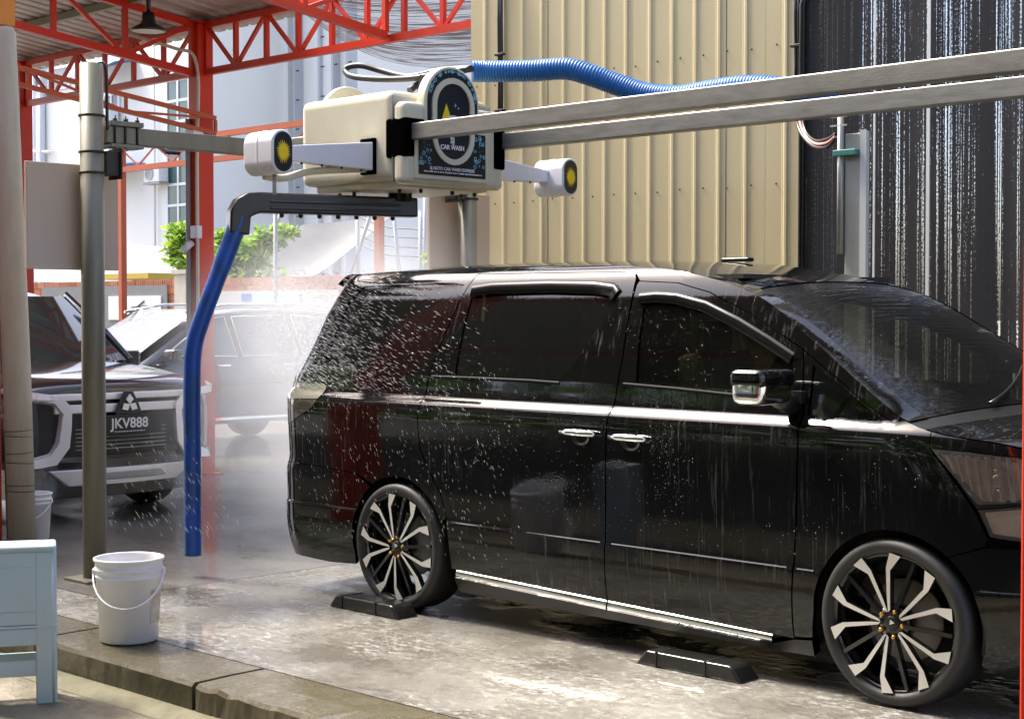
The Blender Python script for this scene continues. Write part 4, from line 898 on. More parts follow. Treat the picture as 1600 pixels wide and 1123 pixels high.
# ================================================================== buckets and stool
def bucket(name, loc, s, label, rot, full=True):
    e = empty(name, loc, rot); tag(e, label, 'bucket', 'white plastic buckets'); e.scale = (s, s, s)
    prof = [(.0,.004),(.122,.004),(.128,.010),(.145,.29),(.149,.292),(.149,.300),(.146,.302),(.147,.322),(.153,.324),(.153,.332),(.148,.335),(.149,.362),(.156,.365),(.156,.376),(.151,.378),(.146,.372),(.141,.29),(.124,.02),(.0,.016)]
    q = MB(); q.lathe(prof, 48); q.build('pail', mat('white pail', (.78,.76,.77), .38, var=.15, vscale=6, col2=(.66,.64,.62)), e)
    hp_ = [(.155*math.cos(a), .155*math.sin(a)*math.cos(R(200)), .312+.155*math.sin(a)*math.sin(R(-62))) for a in [math.pi*i/16 for i in range(17)]]
    hp_ = [(x, -abs(y)*.62-.02*math.sin(i/16*math.pi)-.09*math.sin(i/16*math.pi), z) for i, (x, y, z) in enumerate(hp_)]
    q = MB(); q.tube(hp_, .0045, 8); q.build('handle', M_white, e)
    for sx in (-1, 1):
        q = MB(); q.box((sx*.153,0,.312),(.014,.034,.03)); q.build('handle_lug', M_white, e, bevel=.004)
    if full:
        q = MB(); n_ = 10; q.cs = True
        rr = lambda z: .1285+.0166*(z-.01)/.28
        q.add([((rr(z)+.0012)*math.cos(R(-42+36*i/n_)), (rr(z)+.0012)*math.sin(R(-42+36*i/n_)), z) for z in (.09,.24) for i in range(n_+1)], [(i, i+1, n_+2+i, n_+1+i) for i in range(n_)])
        q.build('paper_label', mat('torn label', (.50,.42,.28), .7, var=.8, vscale=22, col2=(.75,.72,.66)), e)
        q = MB(); q.lathe([(.0,.10),(.1315,.10)], 32); q.build('water', mat('bucket water', (.25,.27,.30), .05), e)
    return e
bucket('bucket', (-.33,-1.41,.001), 1.06, 'white plastic bucket with wire handle standing on the kerb', YAW+R(8))
bk = onZ(46, 853); bucket('bucket', (bk.x-.28, bk.y+.18, .001), .85, 'white bucket half hidden behind the wire wrapped pipe', YAW, False)
M_stool = mat('pale blue plastic', (.47, .60, .65), .42, var=.8, vscale=6, col2=(.52,.57,.54), stretch=(1,1,.4), bump=.05)
sp = onZ(90, 1098, -.16)
stl = empty('plastic_stool', sp+R0*(-.225)+F0*.04, YAW+R(16)); tag(stl, 'pale blue plastic stool at the lower left corner', 'stool'); stl.location.z = -.16
HW, HD, HT = .205, .10, .70
q = MB(); q.bx(-HW, HW, -HD, HD, HT-.03, HT); q.build('seat', M_stool, stl, bevel=.014, seg=4)
q = MB()
for k in range(40): q.box((-HW+.012+k*.0098, -HD-.0015, HT-.017),(.0045,.005,.02))
tag(q.build('seat_ribbing', M_stool, stl), kind='stuff')
for s in (-1, 1):
    q = MB(); q.bx(-HW+.004, HW-.004, min(s*(HD-.002), s*(HD-.014)), max(s*(HD-.002), s*(HD-.014)), .352, HT-.028); q.build('skirt', M_stool, stl, bevel=.004)
    q = MB(); q.bx(-HW+.004, HW-.004, min(s*(HD-.001), s*(HD-.014)), max(s*(HD-.001), s*(HD-.014)), .262, .336); q.build('apron', M_stool, stl, bevel=.004)
    q = MB(); q.bx(-HW+.06, HW-.06, min(s*(HD-.006), s*(HD-.018)), max(s*(HD-.006), s*(HD-.018)), .125, .195); q.build('crossbar', M_stool, stl, bevel=.005)
    q = MB(); q.bx(min(s*(HW-.002), s*(HW-.014)), max(s*(HW-.002), s*(HW-.014)), -HD+.016, HD-.016, .262, HT-.03); q.build('skirt', M_stool, stl, bevel=.004)
    for y in (-1, 1):
        q = MB(); q.bx(s*(HW-.045)-.045, s*(HW-.045)+.045, min(y*HD, y*(HD-.018)), max(y*HD, y*(HD-.018)), 0, HT-.03); q.build('leg', M_stool, stl, bevel=.008, seg=3)
        q = MB(); q.tube([(s*(HW-.016), y*(HD-.016), 0),(s*(HW-.016), y*(HD-.016), HT-.03)], .017, 12); q.build('corner_bead', M_stool, stl)
q = MB(); q.bx(-HW-.002, HW+.002, -HD-.003, HD+.003, .338, .350); q.build('ledge', M_stool, stl, bevel=.004)
fr = [(-.14,-.105),(.125,-.105),(.14,-.09),(.14,.075),(.12,.095),(-.12,.095),(-.14,.075)]
q = MB(); q.tube([Vector((a, -HD+.003, .515+b)) for a, b in fr+[fr[0]]], .0035, 6); q.build('embossed_line', M_stool, stl)

# ================================================================== queueing truck
M_tpaint = mat('dark metallic paint', (.018,.018,.022), .16, coat=1)
M_silver = mat('silver trim', (.84,.84,.85), .28, metal=.35)
TX, TY = -4.22, .96
tk = empty('pickup_truck', (TX, TY, 0)); tag(tk, 'dark pickup truck with chrome grille waiting behind the grey post', 'pickup truck')
def loft(name, st, m, parent, sub=2, capf=True, crease=None):
    """st: list of (x, half-section [(y,z)...] from centre outwards); mirrored"""
    q = MB(); rows = []
    for x, h in st: rows.append([(x, -y, z) for y, z in h[::-1]]+[(x, y, z) for y, z in (h[1:] if h[0][0] == 0 else h)])
    n = len(rows[0]); q.add([p for r_ in rows for p in r_], [(i*n+j, i*n+j+1, (i+1)*n+j+1, (i+1)*n+j) for i in range(len(rows)-1) for j in range(n-1)])
    if capf: q.f += [list(range(n)), list(range((len(rows)-1)*n, len(rows)*n))[::-1]]; q.m += [0,0]; q.sm += [True]*2
    return q.build(name, m, parent, smooth=True, sub=sub)
def hs(zt, w, ez=.0, lo=.42): return [(0,zt),(w*.5,zt-.004),(w*.8,zt-.022),(w*.95,zt-.07),(w,zt-.17-ez),(w*1.0,.72),(w*.99,lo)]
loft('bonnet', [(-.02,hs(.99,.78)),(-.06,hs(1.035,.82)),(-.18,hs(1.085,.87)),(-.5,hs(1.13,.90)),(-.9,hs(1.165,.905)),(-1.22,hs(1.19,.905))], M_tpaint, tk)
q = MB(); q.grid(lambda u, v: Vector((-1.12-.78*u+.10*(1-(2*v-1)**2), (-.76+1.52*v)*(1-.16*u), 1.165+.53*u)), 10, 12); q.build('windscreen', mat('reflection painted windscreen', (.045,.07,.058), .05, coat=1), tk)  # green reflection painted into the opaque glass colour
loft('cab', [(-1.20,[(0,1.15),(.5,1.15),(.80,1.14),(.90,1.05),(.905,.72),(.90,.42)]),(-1.55,[(0,1.45),(.45,1.44),(.74,1.42),(.86,1.1),(.905,.72),(.90,.42)]),(-1.95,[(0,1.735),(.4,1.73),(.62,1.70),(.82,1.2),(.905,.72),(.90,.42)]),(-2.4,[(0,1.775),(.4,1.77),(.64,1.73),(.82,1.2),(.905,.72),(.90,.42)]),(-3.3,[(0,1.76),(.4,1.75),(.62,1.71),(.82,1.2),(.905,.72),(.90,.42)]),(-3.55,[(0,1.7),(.4,1.69),(.62,1.64),(.80,1.15),(.90,.72),(.90,.42)])], M_tpaint, tk)
for s in (-1, 1):
    q = MB(); q.tube([(-1.13,s*.79,1.16),(-1.5,s*.745,1.43),(-1.93,s*.665,1.715)], .03, 8); q.build('windscreen_pillar', M_tpaint, tk)
q = MB(); q.bx(-5.2,-3.6,-.88,.88,.5,1.08); q.build('load_bed', M_tpaint, tk, bevel=.03)
fasc = lambda w, x=0.: [(x, -w), (x+.0, w)]
def curved(name, z0, z1, w, x0, m, bulge=.14, th=.05, n=16, parent=tk, w2=None):
    """a front trim piece bent in plan like the nose"""
    q = MB(); w2 = w2 or w; P = []
    for i in range(n+1):
        t = -1+2*i/n
        for z, ww, dx in ((z0,w2,0),(z1,w,0),(z1,w,-th),(z0,w2,-th)): P.append((x0-bulge*abs(t)**2.2+dx, t*ww, z))
    q.add(P, [(i*4+k, (i+1)*4+k, (i+1)*4+(k+1) % 4, i*4+(k+1) % 4) for i in range(n) for k in range(4)]+[(0,1,2,3),(n*4+3,n*4+2,n*4+1,n*4)])
    return q.build(name, m, parent, bevel=.008, seg=2)
curved('grille', .50, .97, .60, .03, M_black, .05, .3)
curved('grille_bar', .915, .965, .70, .065, M_silver, .05, .04)
curved('grille_bar', .820, .885, .56, .075, M_silver, .05, .04)
for k in range(6): curved('grille_slat', .545+.03*k, .553+.03*k, .42, .045, M_grey, .04, .03)
curved('bumper', .20, .47, .84, .05, M_tpaint, .22, .45)
curved('bumper_wing', .47, .80, .905, -.02, M_tpaint, .20, .5)
sk_ = curved('skid_plate', .29, .41, .62, .10, M_silver, .06, .06, w2=.46); curved('skid_insert', .325, .38, .36, .112, M_grey, .04, .03)
for s in (-1, 1):
    def X(y): return .075-.20*(abs(y)/.9)**2.2
    oc = [(.52,.965),(.70,.962),(.83,.945),(.905,.86),(.90,.72),(.885,.58),(.80,.465),(.68,.445),(.52,.435)]; ic = [(.53,.915),(.70,.905),(.79,.885),(.845,.81),(.835,.72),(.815,.61),(.76,.535),(.66,.51),(.53,.50)]
    oc = [(1.36-y, z) for y, z in oc]; ic = [(1.36-y, z) for y, z in ic]
    q = MB(); q.add([(X(y)+d, s*y, z) for d in (.03,-.02) for r_ in (oc, ic) for y, z in r_], [(i, i+1, 9+i+1, 9+i) for i in range(8)]+[(i, i+1, 18+i+1, 18+i) for i in range(8)]+[(9+i, 9+i+1, 27+i+1, 27+i) for i in range(8)]+[(0,9,27,18),(8,17,35,26)])
    q.build('chrome_bracket', M_silver, tk, bevel=.012)
    q = MB(); q.add([(X(.6)+.005,s*.57,.90),(X(.8)+.005,s*.82,.88),(X(.8)+.005,s*.80,.52),(X(.6)+.005,s*.57,.50)], [(0,1,2,3)]); q.build('lamp_recess', M_black, tk)
    q = MB(); q.add([(.07,s*.56,.925),(.02,s*.80,.94),(-.20,s*.90,.985),(-.22,s*.905,1.02),(-.0,s*.82,1.0),(.05,s*.60,.965)], [(0,1,2,3,4,5)]); q.build('headlight', M_lampbody, tk)
    q = MB(); Mw = Matrix.Translation((-.92, s*.80, .385)) @ Matrix.Rotation(R(90),4,'X')
    q.lathe([(.0,.06),(.18,.06),(.22,.12),(.26,.125),(.36,.11),(.385,.08),(.385,-.08),(.36,-.11),(.22,-.12),(.0,-.06)], 32, Mw); q.build('wheel', M_rubber, tk)
    q = MB(); Mw = Matrix.Translation((-3.92, s*.80, .385)) @ Matrix.Rotation(R(90),4,'X')
    q.lathe([(.0,.06),(.18,.06),(.22,.12),(.26,.125),(.36,.11),(.385,.08),(.385,-.08),(.36,-.11),(.22,-.12),(.0,-.06)], 32, Mw); q.build('wheel', M_rubber, tk)
    for wx in (-.92, -3.92):
        q = MB(); q.lathe([(.0,.075),(.06,.07),(.15,.062),(.17,.09),(.215,.13),(.225,.125)], 28, Matrix.Translation((wx, s*.80, .385)) @ Matrix.Rotation(R(-90*s),4,'X')); q.build('rim', M_silver, tk)
    q = MB(); q.box((-1.5,s*1.0,1.16),(.12,.20,.15)); q.build('mirror', M_tpaint, tk, bevel=.04, seg=3)
q = MB(); q.bx(-4.9,-.3,-.7,.7,.30,.5); q.build('chassis', M_rubber, tk)
em = MB()
for k in range(3):
    a = R(90+120*k); d = Vector((0, math.cos(a), math.sin(a))); p = Vector((0, -d.z, d.y)); c = Vector((.128,0,.878)); L_ = .075; w = .031
    em.add([c, c+d*L_*.5+p*w, c+d*L_, c+d*L_*.5-p*w]+[v-Vector((.012,0,0)) for v in (c, c+d*L_*.5+p*w, c+d*L_, c+d*L_*.5-p*w)], [(0,1,2,3),(0,4,5,1),(1,5,6,2),(2,6,7,3),(3,7,4,0)])
em.build('emblem', M_silver, tk)
q = MB(); q.prism([(-.115,.80),(.115,.80),(.085,.88),(.035,.975),(-.035,.975),(-.085,.88)], Matrix.Translation((.09,0,0)) @ MX, .024); q.build('emblem_back', M_black, tk, bevel=.006)
q = MB(); q.bx(.112,.122,-.28,.28,.655,.80); npl = q.build('number_plate', M_sticker, tk, bevel=.004)
textmb('JKV888', .105, frame((.1235,0,.735),(0,1,0),(0,0,1)), 'plate_lettering', M_print, npl, .001, .002, sx=1.0)
q = MB(); r_ = random.Random(6); y = -.13
while y < .13:
    w = r_.uniform(.004,.010); q.bx(.122,.1232,y,y+w,.674,.681); y += w+r_.choice((.003,.008))
q.build('plate_small_print', M_print, npl)
# ================================================================== dark family car across the yard
cm = empty('dark_car', (-9.55, 5.25, 0), R(-90)); tag(cm, 'dark family car parked sideways behind the pickup truck', 'car')
def h2(zt, wt, zbelt, wb, lo=.30): return [(0,zt),(wt*.55,zt-.006),(wt*.9,zt-.04),(wt*1.0,zt-.10),((wb+wt)/2,(zt+zbelt)/2-.03),(wb,zbelt),(wb*1.01,.6),(wb*.98,lo)]
def h3(zt, wb, lo=.30): return [(0,zt),(wb*.5,zt-.005),(wb*.8,zt-.03),(wb*.93,zt-.08),(wb*.98,zt-.13),(wb,zt-.18),(wb*1.01,.6),(wb*.98,lo)]
loft('body', [(2.28,h3(.70,.62)),(2.2,h3(.80,.74)),(1.9,h3(.93,.84)),(1.35,h3(1.03,.88)),(1.2,h3(1.07,.885)),(.75,h2(1.37,.60,1.0,.885)),(.25,h2(1.60,.64,.98,.89)),(-.5,h2(1.66,.66,.98,.89)),(-1.5,h2(1.63,.64,1.0,.885)),(-2.05,h2(1.52,.6,1.02,.86)),(-2.25,h2(1.1,.55,.9,.80)),(-2.3,h2(.8,.55,.7,.78))], M_tpaint, cm, sub=2)
q = MB(); q.grid(lambda u, v: Vector((1.27-.92*u+.10*(1-(2*v-1)**2), (-.74+1.48*v)*(1-.20*u), 1.075+.52*u)), 10, 12); q.build('windscreen', M_wind, cm)
M_bglass = mat('dark side glass', (.05,.055,.05), .05, coat=1)
for s in (-1, 1):
    for pl in ([(.98,1.08),(.30,1.49),(.10,1.51),(.02,1.06)],[(-.06,1.06),(.0,1.51),(-.75,1.53),(-.85,1.06)],[(-.93,1.07),(-.85,1.53),(-1.6,1.47),(-1.8,1.12)]):
        q = MB(); P = []
        for x, z in pl: t = (z-1.0)/.6; P.append((x, s*(.895-.19*t), z))
        q.add(P+[(x, y-s*.03, z) for x, y, z in P], [(0,1,2,3),(4,5,6,7)]+[(i,(i+1) % 4,4+(i+1) % 4,4+i) for i in range(4)]); w_ = q.build('side_window', M_bglass, cm)
        q = MB(); q.tube(P+[P[0]], .007, 6); q.build('window_trim', M_silver, w_)
    for x in (.22, -.70):
        q = MB(); q.box((x, s*.908, .96),(.18,.03,.03)); q.build('door_handle', M_chrome, cm, bevel=.01)
    q = MB(); q.bar((1.3,s*.905,.36),(-1.7,s*.905,.36), .02, .03); q.build('sill_trim', M_chrome, cm)
    q = MB(); q.tube([(.55,s*.62,1.56),(0,s*.645,1.65),(-1.2,s*.64,1.655),(-1.9,s*.61,1.58)], .015, 8); q.build('roof_bar', M_chrome, cm)
    q = MB(); q.box((.95,s*.99,1.08),(.13,.20,.15)); q.build('mirror', M_tpaint, cm, bevel=.04, seg=3)
    for x in (1.45, -1.35):
        q = MB(); Mw = Matrix.Translation((x, s*.80, .32)) @ Matrix.Rotation(R(90*s),4,'X')
        q.lathe([(.0,.06),(.15,.07),(.2,.11),(.22,.115),(.30,.10),(.32,.07),(.32,-.08),(.0,-.08)], 28, Mw); q.build('wheel', M_rubber, cm)
# ================================================================== clay block wall with banners
YB = 10.0
bw = empty('block_wall', (-17, YB, 0)); tag(bw, 'orange clay block wall with a planter behind the parked cars', 'wall')
inv = Matrix.Translation((17,-YB,0))
M_block = [mat('clay block %s' % c, col, .8, var=.5, vscale=14, bump=.3, bscale=60, col2=tuple(v*.7 for v in col)) for c, col in (('a',(.52,.20,.10)),('b',(.58,.25,.14)),('c',(.46,.17,.085)))]
zt_ = 2.12; bl = .285; bh = .125; rb = random.Random(8); protos = []
for m in M_block:
    q = MB(); q.box((0,0,0),(bl-.012,.14,bh-.012)); 
    for k in range(5): q.box((-.11+.055*k,-.073,0),(.03,.008,bh-.014))
    o = q.build('block', m, bw); protos.append(o)
first = [True]*3
x = -23.0
for r_ in range(5):
    for i in range(40):
        xx = -23.2+bl*i+(.5*bl if r_ % 2 else 0); k = rb.randrange(3)
        if r_ > 1 and rb.random() < .15: pass
        if first[k]: o = protos[k]; first[k] = False
        else: o = protos[k].copy(); COL.objects.link(o); o.parent = bw
        o.matrix_parent_inverse = inv; o.location = (xx, YB+rb.uniform(-.004,.004), zt_-bh*(r_+.5)+.35*0)
q = MB(); q.bx(-24, -11.9, YB-.05, YB+.07, 0, zt_-bh*5); o = q.build('render_base', mat('grey render', (.40,.39,.36), .8, var=.4), bw); o.matrix_parent_inverse = inv
q = MB(); q.bx(-24, -11.9, YB-.055, YB+.06, zt_-bh*5, zt_-.01); o = q.build('mortar', mat('mortar', (.36,.33,.29), .9), bw); o.matrix_parent_inverse = inv
pc = onY(285, 450, YB-.2); q = MB(); q.bx(pc.x-.17, pc.x+.17, YB-.25, YB-.06, 0, 2.2); q.bx(pc.x-.21, pc.x+.21, YB-.28, YB-.055, 2.2, 2.27); o = q.build('pier', mat('beige render', (.55,.50,.40), .8, var=.3), bw); o.matrix_parent_inverse = inv
def quadplate(name, p0, p1, Y, m, parent, th=.02):
    a, b = onY(*p0, Y), onY(*p1, Y); q = MB(); q.bx(min(a.x,b.x), max(a.x,b.x), Y-th/2, Y+th/2, min(a.z,b.z), max(a.z,b.z)); return q.build(name, m, parent)
M_banner = mat('grey banner', (.20,.20,.20), .7, var=.2)
bn = empty('grey_banner', (0,0,0)); tag(bn, 'grey banner with yellow drop logo and white notice on the block wall', 'banner')
quadplate('sheet', (66,449), (262,560), YB-.12, M_banner, bn)
quadplate('white_notice', (170,463), (252,500), YB-.14, M_print, bn)
c = onY(95,470,YB-.14); q = MB(); q.prism([(-.06,-.05),(.06,-.05),(.05,0),(0,.12),(-.05,0)], frame((c.x,c.y,c.z),(1,0,0),(0,0,1)), .01); q.build('drop_logo', M_yellow, bn)
q = MB(); q.tube([(c.x+.10+.10*math.cos(a), c.y, c.z-.03+.06*math.sin(a)) for a in [math.pi*(1-.1*i) for i in range(11)]], .012, 6); q.build('car_outline', M_print, bn)
q = MB()
for a, b in (((195,497),(225,470)),((205,480),(235,478)),((215,500),(240,488))): q.bar(onY(*a,YB-.16), onY(*b,YB-.16), .02, .012)
q.build('notice_drawing', M_dark, bn)
b2 = empty('car_wash_banner', (0,0,0)); tag(b2, 'long banner with blue stripe and car wash lettering right of the red column', 'banner')
quadplate('sheet', (338,455), (530,486), YB-.12, mat('pale banner', (.46,.45,.43), .6), b2)
quadplate('blue_stripe', (378,459), (392,471), YB-.14, mat('banner blue', (.06,.15,.42), .5), b2)
quadplate('cyan_panel', (394,459), (470,474), YB-.14, mat('banner cyan', (.30,.55,.52), .5), b2)
c = onY(420,479,YB-.14); textmb('SJ AUTO CAR WASH EXPRESS', .115, frame((c.x,c.y,c.z),(1,0,0),(0,0,1)), 'lettering', mat('banner gold', (.62,.52,.25), .5), b2, .004, .002, sx=1.05)
# planting above the wall
M_leaf = [mat('leaf %d' % i, c_, .5, trans=0.) for i, c_ in enumerate(((.12,.22,.02),(.19,.30,.03),(.07,.14,.018)))]
for m in M_leaf:
    b = m.node_tree.nodes['Principled BSDF']; t = m.node_tree; tl_ = t.nodes.new('ShaderNodeBsdfTranslucent'); tl_.inputs[0].default_value = (*[min(1, v*1.8) for v in b.inputs['Base Color'].default_value[:3]], 1)
    mx = t.nodes.new('ShaderNodeMixShader'); mx.inputs[0].default_value = .45; t.links.new(b.outputs[0], mx.inputs[1]); t.links.new(tl_.outputs[0], mx.inputs[2]); t.links.new(mx.outputs[0], t.nodes['Material Output'].inputs[0])
def shrub(name, blobs, n, ls, label, Y, seed, stems=(), kind=None):
    r_ = random.Random(seed); base = onY(blobs[0][0], blobs[0][1], Y); e = empty(name, (base.x, Y, 0)); tag(e, label, 'shrub')
    q = MB(); tot = sum(b[2]*b[3] for b in blobs)
    for bx_, by_, rx, ry in blobs:
        c = onY(bx_, by_, Y); k = (c-CAM).dot(FW)/2500
        for _ in range(int(n*rx*ry/tot)):
            while True:
                d = Vector((r_.uniform(-1,1), r_.uniform(-1,1), r_.uniform(-1,1)))
                if d.length < 1: break
            d *= (.55+.45*r_.random())
            p = c+Vector((d.x*rx*k*1.25, d.y*rx*k*.8, d.z*ry*k))-e.location
            u = Vector((r_.gauss(0,1), r_.gauss(0,1), r_.gauss(0,.5))).normalized(); v = u.cross(Vector((r_.gauss(0,1), r_.gauss(0,1), r_.gauss(0,1)))).normalized(); s = ls*r_.uniform(.6,1.3)
            q.cm = r_.choices((0,1,2),(4,4,2))[0]; q.add([p, p+u*s*.5+v*s*.22, p+u*s, p+u*s*.5-v*s*.22], [(0,1,2,3)])
    q.build('foliage', M_leaf, e)
    for a, b, rr in stems:
        p, w = onY(*a, Y)-e.location, onY(*b, Y)-e.location; s_ = MB(); s_.tube([p, p.lerp(w,.5)+Vector((.03,0,.02)), w], [rr, rr*.8, rr*.4], 6); s_.build('stem', mat('bark', (.16,.11,.07), .8), e)
    return e
shrub('leafy_shrub', [(285,375,30,34),(300,410,34,26),(275,358,20,14),(270,395,14,30)], 900, .16, 'bright green leafy shrub left of the red column', YB+.6, 1, (((290,440),(280,370),.03),((290,440),(305,400),.025)))
shrub('leafy_shrub', [(375,400,58,40),(420,372,34,24),(345,378,26,24),(395,430,66,16),(448,362,18,12)], 2200, .16, 'bright green leafy shrub right of the red column', YB+.6, 2, (((385,442),(360,380),.03),((385,442),(425,370),.03)))
shrub('leafy_shrub', [(678,402,14,14),(690,395,8,10)], 260, .16, 'small green shrub left of the far gantry post', 14, 3)
# ================================================================== buildings behind
M_bwhite = mat('white render wall', (.88,.86,.81), .75, var=.25, vscale=.35, col2=(.76,.76,.74))
M_bblue = mat('silver blue cladding', (.84,.83,.80), .45, var=.5, vscale=.25, col2=(.78,.80,.83))
M_wframe = mat('window frame white', (.75,.75,.75), .5)
M_wpane = mat('grey window pane', (.25,.28,.29), .12)
M_wgreen = mat('green tinted pane', (.10,.17,.165), .1, var=.5, vscale=.8, col2=(.06,.10,.10))
M_awn = mat('blue awning', (.13,.21,.42), .6, var=.3)
YA = 19.0
ba = empty('white_building', (0,0,0)); tag(ba, 'white rendered building with blue awnings left of the red column', 'building')
a0, a1 = onY(-120,0,YA), onY(300,0,YA)
q = MB(); q.bx(a0.x, a1.x, YA, YA+8, 0, 14); q.build('wall', M_bwhite, ba)
def window(p0, p1, nx, ny, parent, Y, pane, fw_=.06):
    a, b = onY(*p0, Y), onY(*p1, Y); x0, x1 = sorted((a.x,b.x)); z0, z1 = sorted((a.z,b.z))
    q = MB(); 
    for k in range(nx+1): xx = x0+(x1-x0)*k/nx; q.bx(xx-fw_/2, xx+fw_/2, Y-.07, Y-.01, z0-fw_/2, z1+fw_/2)
    for k in range(ny+1): zz = z0+(z1-z0)*k/ny; q.bx(x0+fw_/2, x1-fw_/2, Y-.066, Y-.012, zz-fw_/2, zz+fw_/2)
    w_ = q.build('window', M_wframe, parent)
    for i in range(nx):
        for j in range(ny):
            q = MB(); q.bx(x0+(x1-x0)*i/nx+fw_/2, x0+(x1-x0)*(i+1)/nx-fw_/2, Y-.04, Y-.008, z0+(z1-z0)*j/ny+fw_/2, z0+(z1-z0)*(j+1)/ny-fw_/2); q.build('pane', pane, w_)
window((263,128), (299,352), 2, 7, ba, YA, M_wgreen, .07)
window((44,108), (73,134), 1, 1, ba, YA, M_wpane); window((78,110), (110,136), 1, 1, ba, YA, M_wpane); window((36,266), (60,298), 1, 1, ba, YA, M_wpane); window((165,150), (188,176), 2, 1, ba, YA, mat('curtained pane', (.22,.17,.24), .4))
window((70,266),(100,300),1,1,ba,YA,M_wpane)
def awning(p0, p1, drop):
    a, b = onY(*p0, YA), onY(*p1, YA); q = MB(); n_ = 14
    q.grid(lambda u, v: Vector((a.x+(b.x-a.x)*u, YA-1.1*math.sin(v*1.5), a.z-drop*v*v-.02*math.cos(u*math.pi*2*n_))), 2*n_, 6); q.build('awning', M_awn, ba)
awning((155,106),(216,106),.42); awning((150,264),(228,264),.32)
def aircon(p, label=None):
    c = onY(*p, YA-.25); q = MB(); q.box(c,(.72,.3,.50)); o = q.build('air_conditioner', M_wframe, ba, bevel=.02); q = MB(); q.lathe([(.0,.0),(.19,.0),(.2,.01)], 20, frame((c.x-.1,c.y-.155,c.z),(1,0,0),(0,0,1))); q.build('fan_grille', M_grey, o)
    q = MB(); q.box((c.x,c.y,c.z-.28),(.8,.34,.04)); q.build('bracket', M_grey, o)
aircon((244,271)); aircon((167,186))
for px_, w in ((64,.10),(52,.05),(240,.03)):
    c = onY(px_,0,YA-.1); q = MB(); q.tube([(c.x,c.y,0),(c.x,c.y,13)], w, 10); q.build('downpipe', mat('pipe grey', (.62,.65,.70), .5), ba)
q = MB(); a, b = onY(48,236,YA-.12), onY(82,238,YA-.12); q.tube([a, b], .05, 8); q.build('downpipe', M_bwhite, ba)
YC2 = 22.0
bb_ = empty('clad_building', (0,0,0)); tag(bb_, 'tall silver clad building between the red column and the wash unit', 'building')
for (pa, pb, dy, m) in ((300,450,0,M_bblue),(452,484,.25,M_bwhite),(486,518,.05,M_bblue),(521,545,.2,M_bwhite)):
    a, b = onY(pa,0,YC2), onY(pb,0,YC2); q = MB(); q.bx(a.x, b.x-.03, YC2+dy, YC2+6, 0, 16); q.build('cladding_bay', m, bb_)
for px_ in (461, 500, 521, 543):
    c = onY(px_,0,YC2); q = MB(); q.bx(c.x-.04,c.x+.04,YC2-.06,YC2+.3,0,16); q.build('pilaster', mat('pilaster grey', (.50,.52,.55), .5), bb_)
    q = MB()
    for k in range(18): 
        z = 1+.8*k; q.box((c.x+.16,YC2-.05,z),(.12,.03,.03))
    tag(q.build('fixing_clip', M_dark, bb_), kind='stuff')
# old houses far right of the clad building
YD = 30.0
bc = empty('old_house', (0,0,0)); tag(bc, 'old beige house with orange tiled front above the black van', 'house')
def facade(p0, p1, Y, m, parent, name='wall', th=.4):
    a, b = onY(*p0, Y), onY(*p1, Y); q = MB(); q.bx(min(a.x,b.x), max(a.x,b.x), Y, Y+th, min(a.z,b.z), max(a.z,b.z)); return q.build(name, m, parent)
facade((556,318),(642,470),YD,mat('peach render', (.66,.52,.38), .8, var=.5, vscale=.5), bc); facade((643,300),(760,470),YD,mat('stained render', (.66,.62,.55), .8, var=.6, vscale=.6, col2=(.48,.45,.40)), bc)
facade((590,366),(636,386),YD-.3,mat('orange tiles', (.62,.22,.09), .7, var=.6, vscale=3), bc, 'tile_band')
facade((592,345),(612,366),YD-.1,mat('shutter brown', (.38,.28,.16), .7), bc, 'shutter'); facade((616,345),(632,366),YD-.1,MATS['shutter brown'], bc, 'shutter')
window((574,392),(618,425),2,1,bc,YD-.1,mat('dusty pane', (.42,.44,.42), .4),.12); window((544,398),(560,425),1,1,bc,YD-.1,MATS['dusty pane'],.12)
bs = empty('blue_shed', (0,0,0)); tag(bs, 'pale blue metal shed beside the orange tiled house', 'shed')
facade((530,352),(589,389),26,mat('pale blue sheet', (.42,.58,.66), .5, var=.3), bs, th=3)
for px_ in (545,560,575):
    a, b = onY(px_,352,25.97), onY(px_,389,25.97); q = MB(); q.bar(a,b,.05,.03); q.build('seam', M_grey, bs)
facade((530,389),(589,391),25.9,M_dark, bs, 'sill')
facade((534,391),(540,470),26.2,M_grey, bs, 'leg'); facade((580,391),(586,470),26.2,M_grey, bs, 'leg')
tp = onY(431, 480, 9.0); q = MB(); q.tube([(tp.x, 9.0, 0), (tp.x, 9.0, onY(431, 275, 9.0).z)], .03, 8); tag(q.build('thin_pole', M_grey), 'thin grey pole rising behind the roof of the dark family car', 'pole')
# scaffold poles and tarpaulins
M_pole = mat('scaffold pole', (.42,.42,.45), .5)
for i, (p, r2, lb) in enumerate((((657,330),(657,470),'vertical grey scaffold pole left of the far gantry post'),((664,300),(664,470),'taller grey scaffold pole beside the far gantry post'),((694,335),(666,420),'slanting scaffold prop near the far gantry post'),((590,300),(536,470),'leaning pale scaffold pole in front of the blue shed'),((612,300),(628,470),'thin scaffold pole in front of the orange tiles'),((558,330),(562,470),'upright scaffold pole in front of the blue shed'),((440,330),(405,430),'leaning pole behind the leafy shrub'))):
    q = MB(); q.tube([onY(*p,15), onY(*r2,15)], .035, 8); tag(q.build('scaffold_pole', M_pole), lb, 'pole', 'scaffold poles beyond the block wall')
q = MB()
for y0 in (352,366,381,395):
    q.tube(smoothpts([onY(560,y0-14,15.2), onY(600,y0+2,15.2), onY(650,y0+6,15.2), onY(700,y0+9,15.2)], 5), .012, 5)
tag(q.build('overhead_wires', M_dark), kind='stuff')
M_tarp = mat('grey tarpaulin', (.13,.13,.135), .75, var=.4, vscale=2)
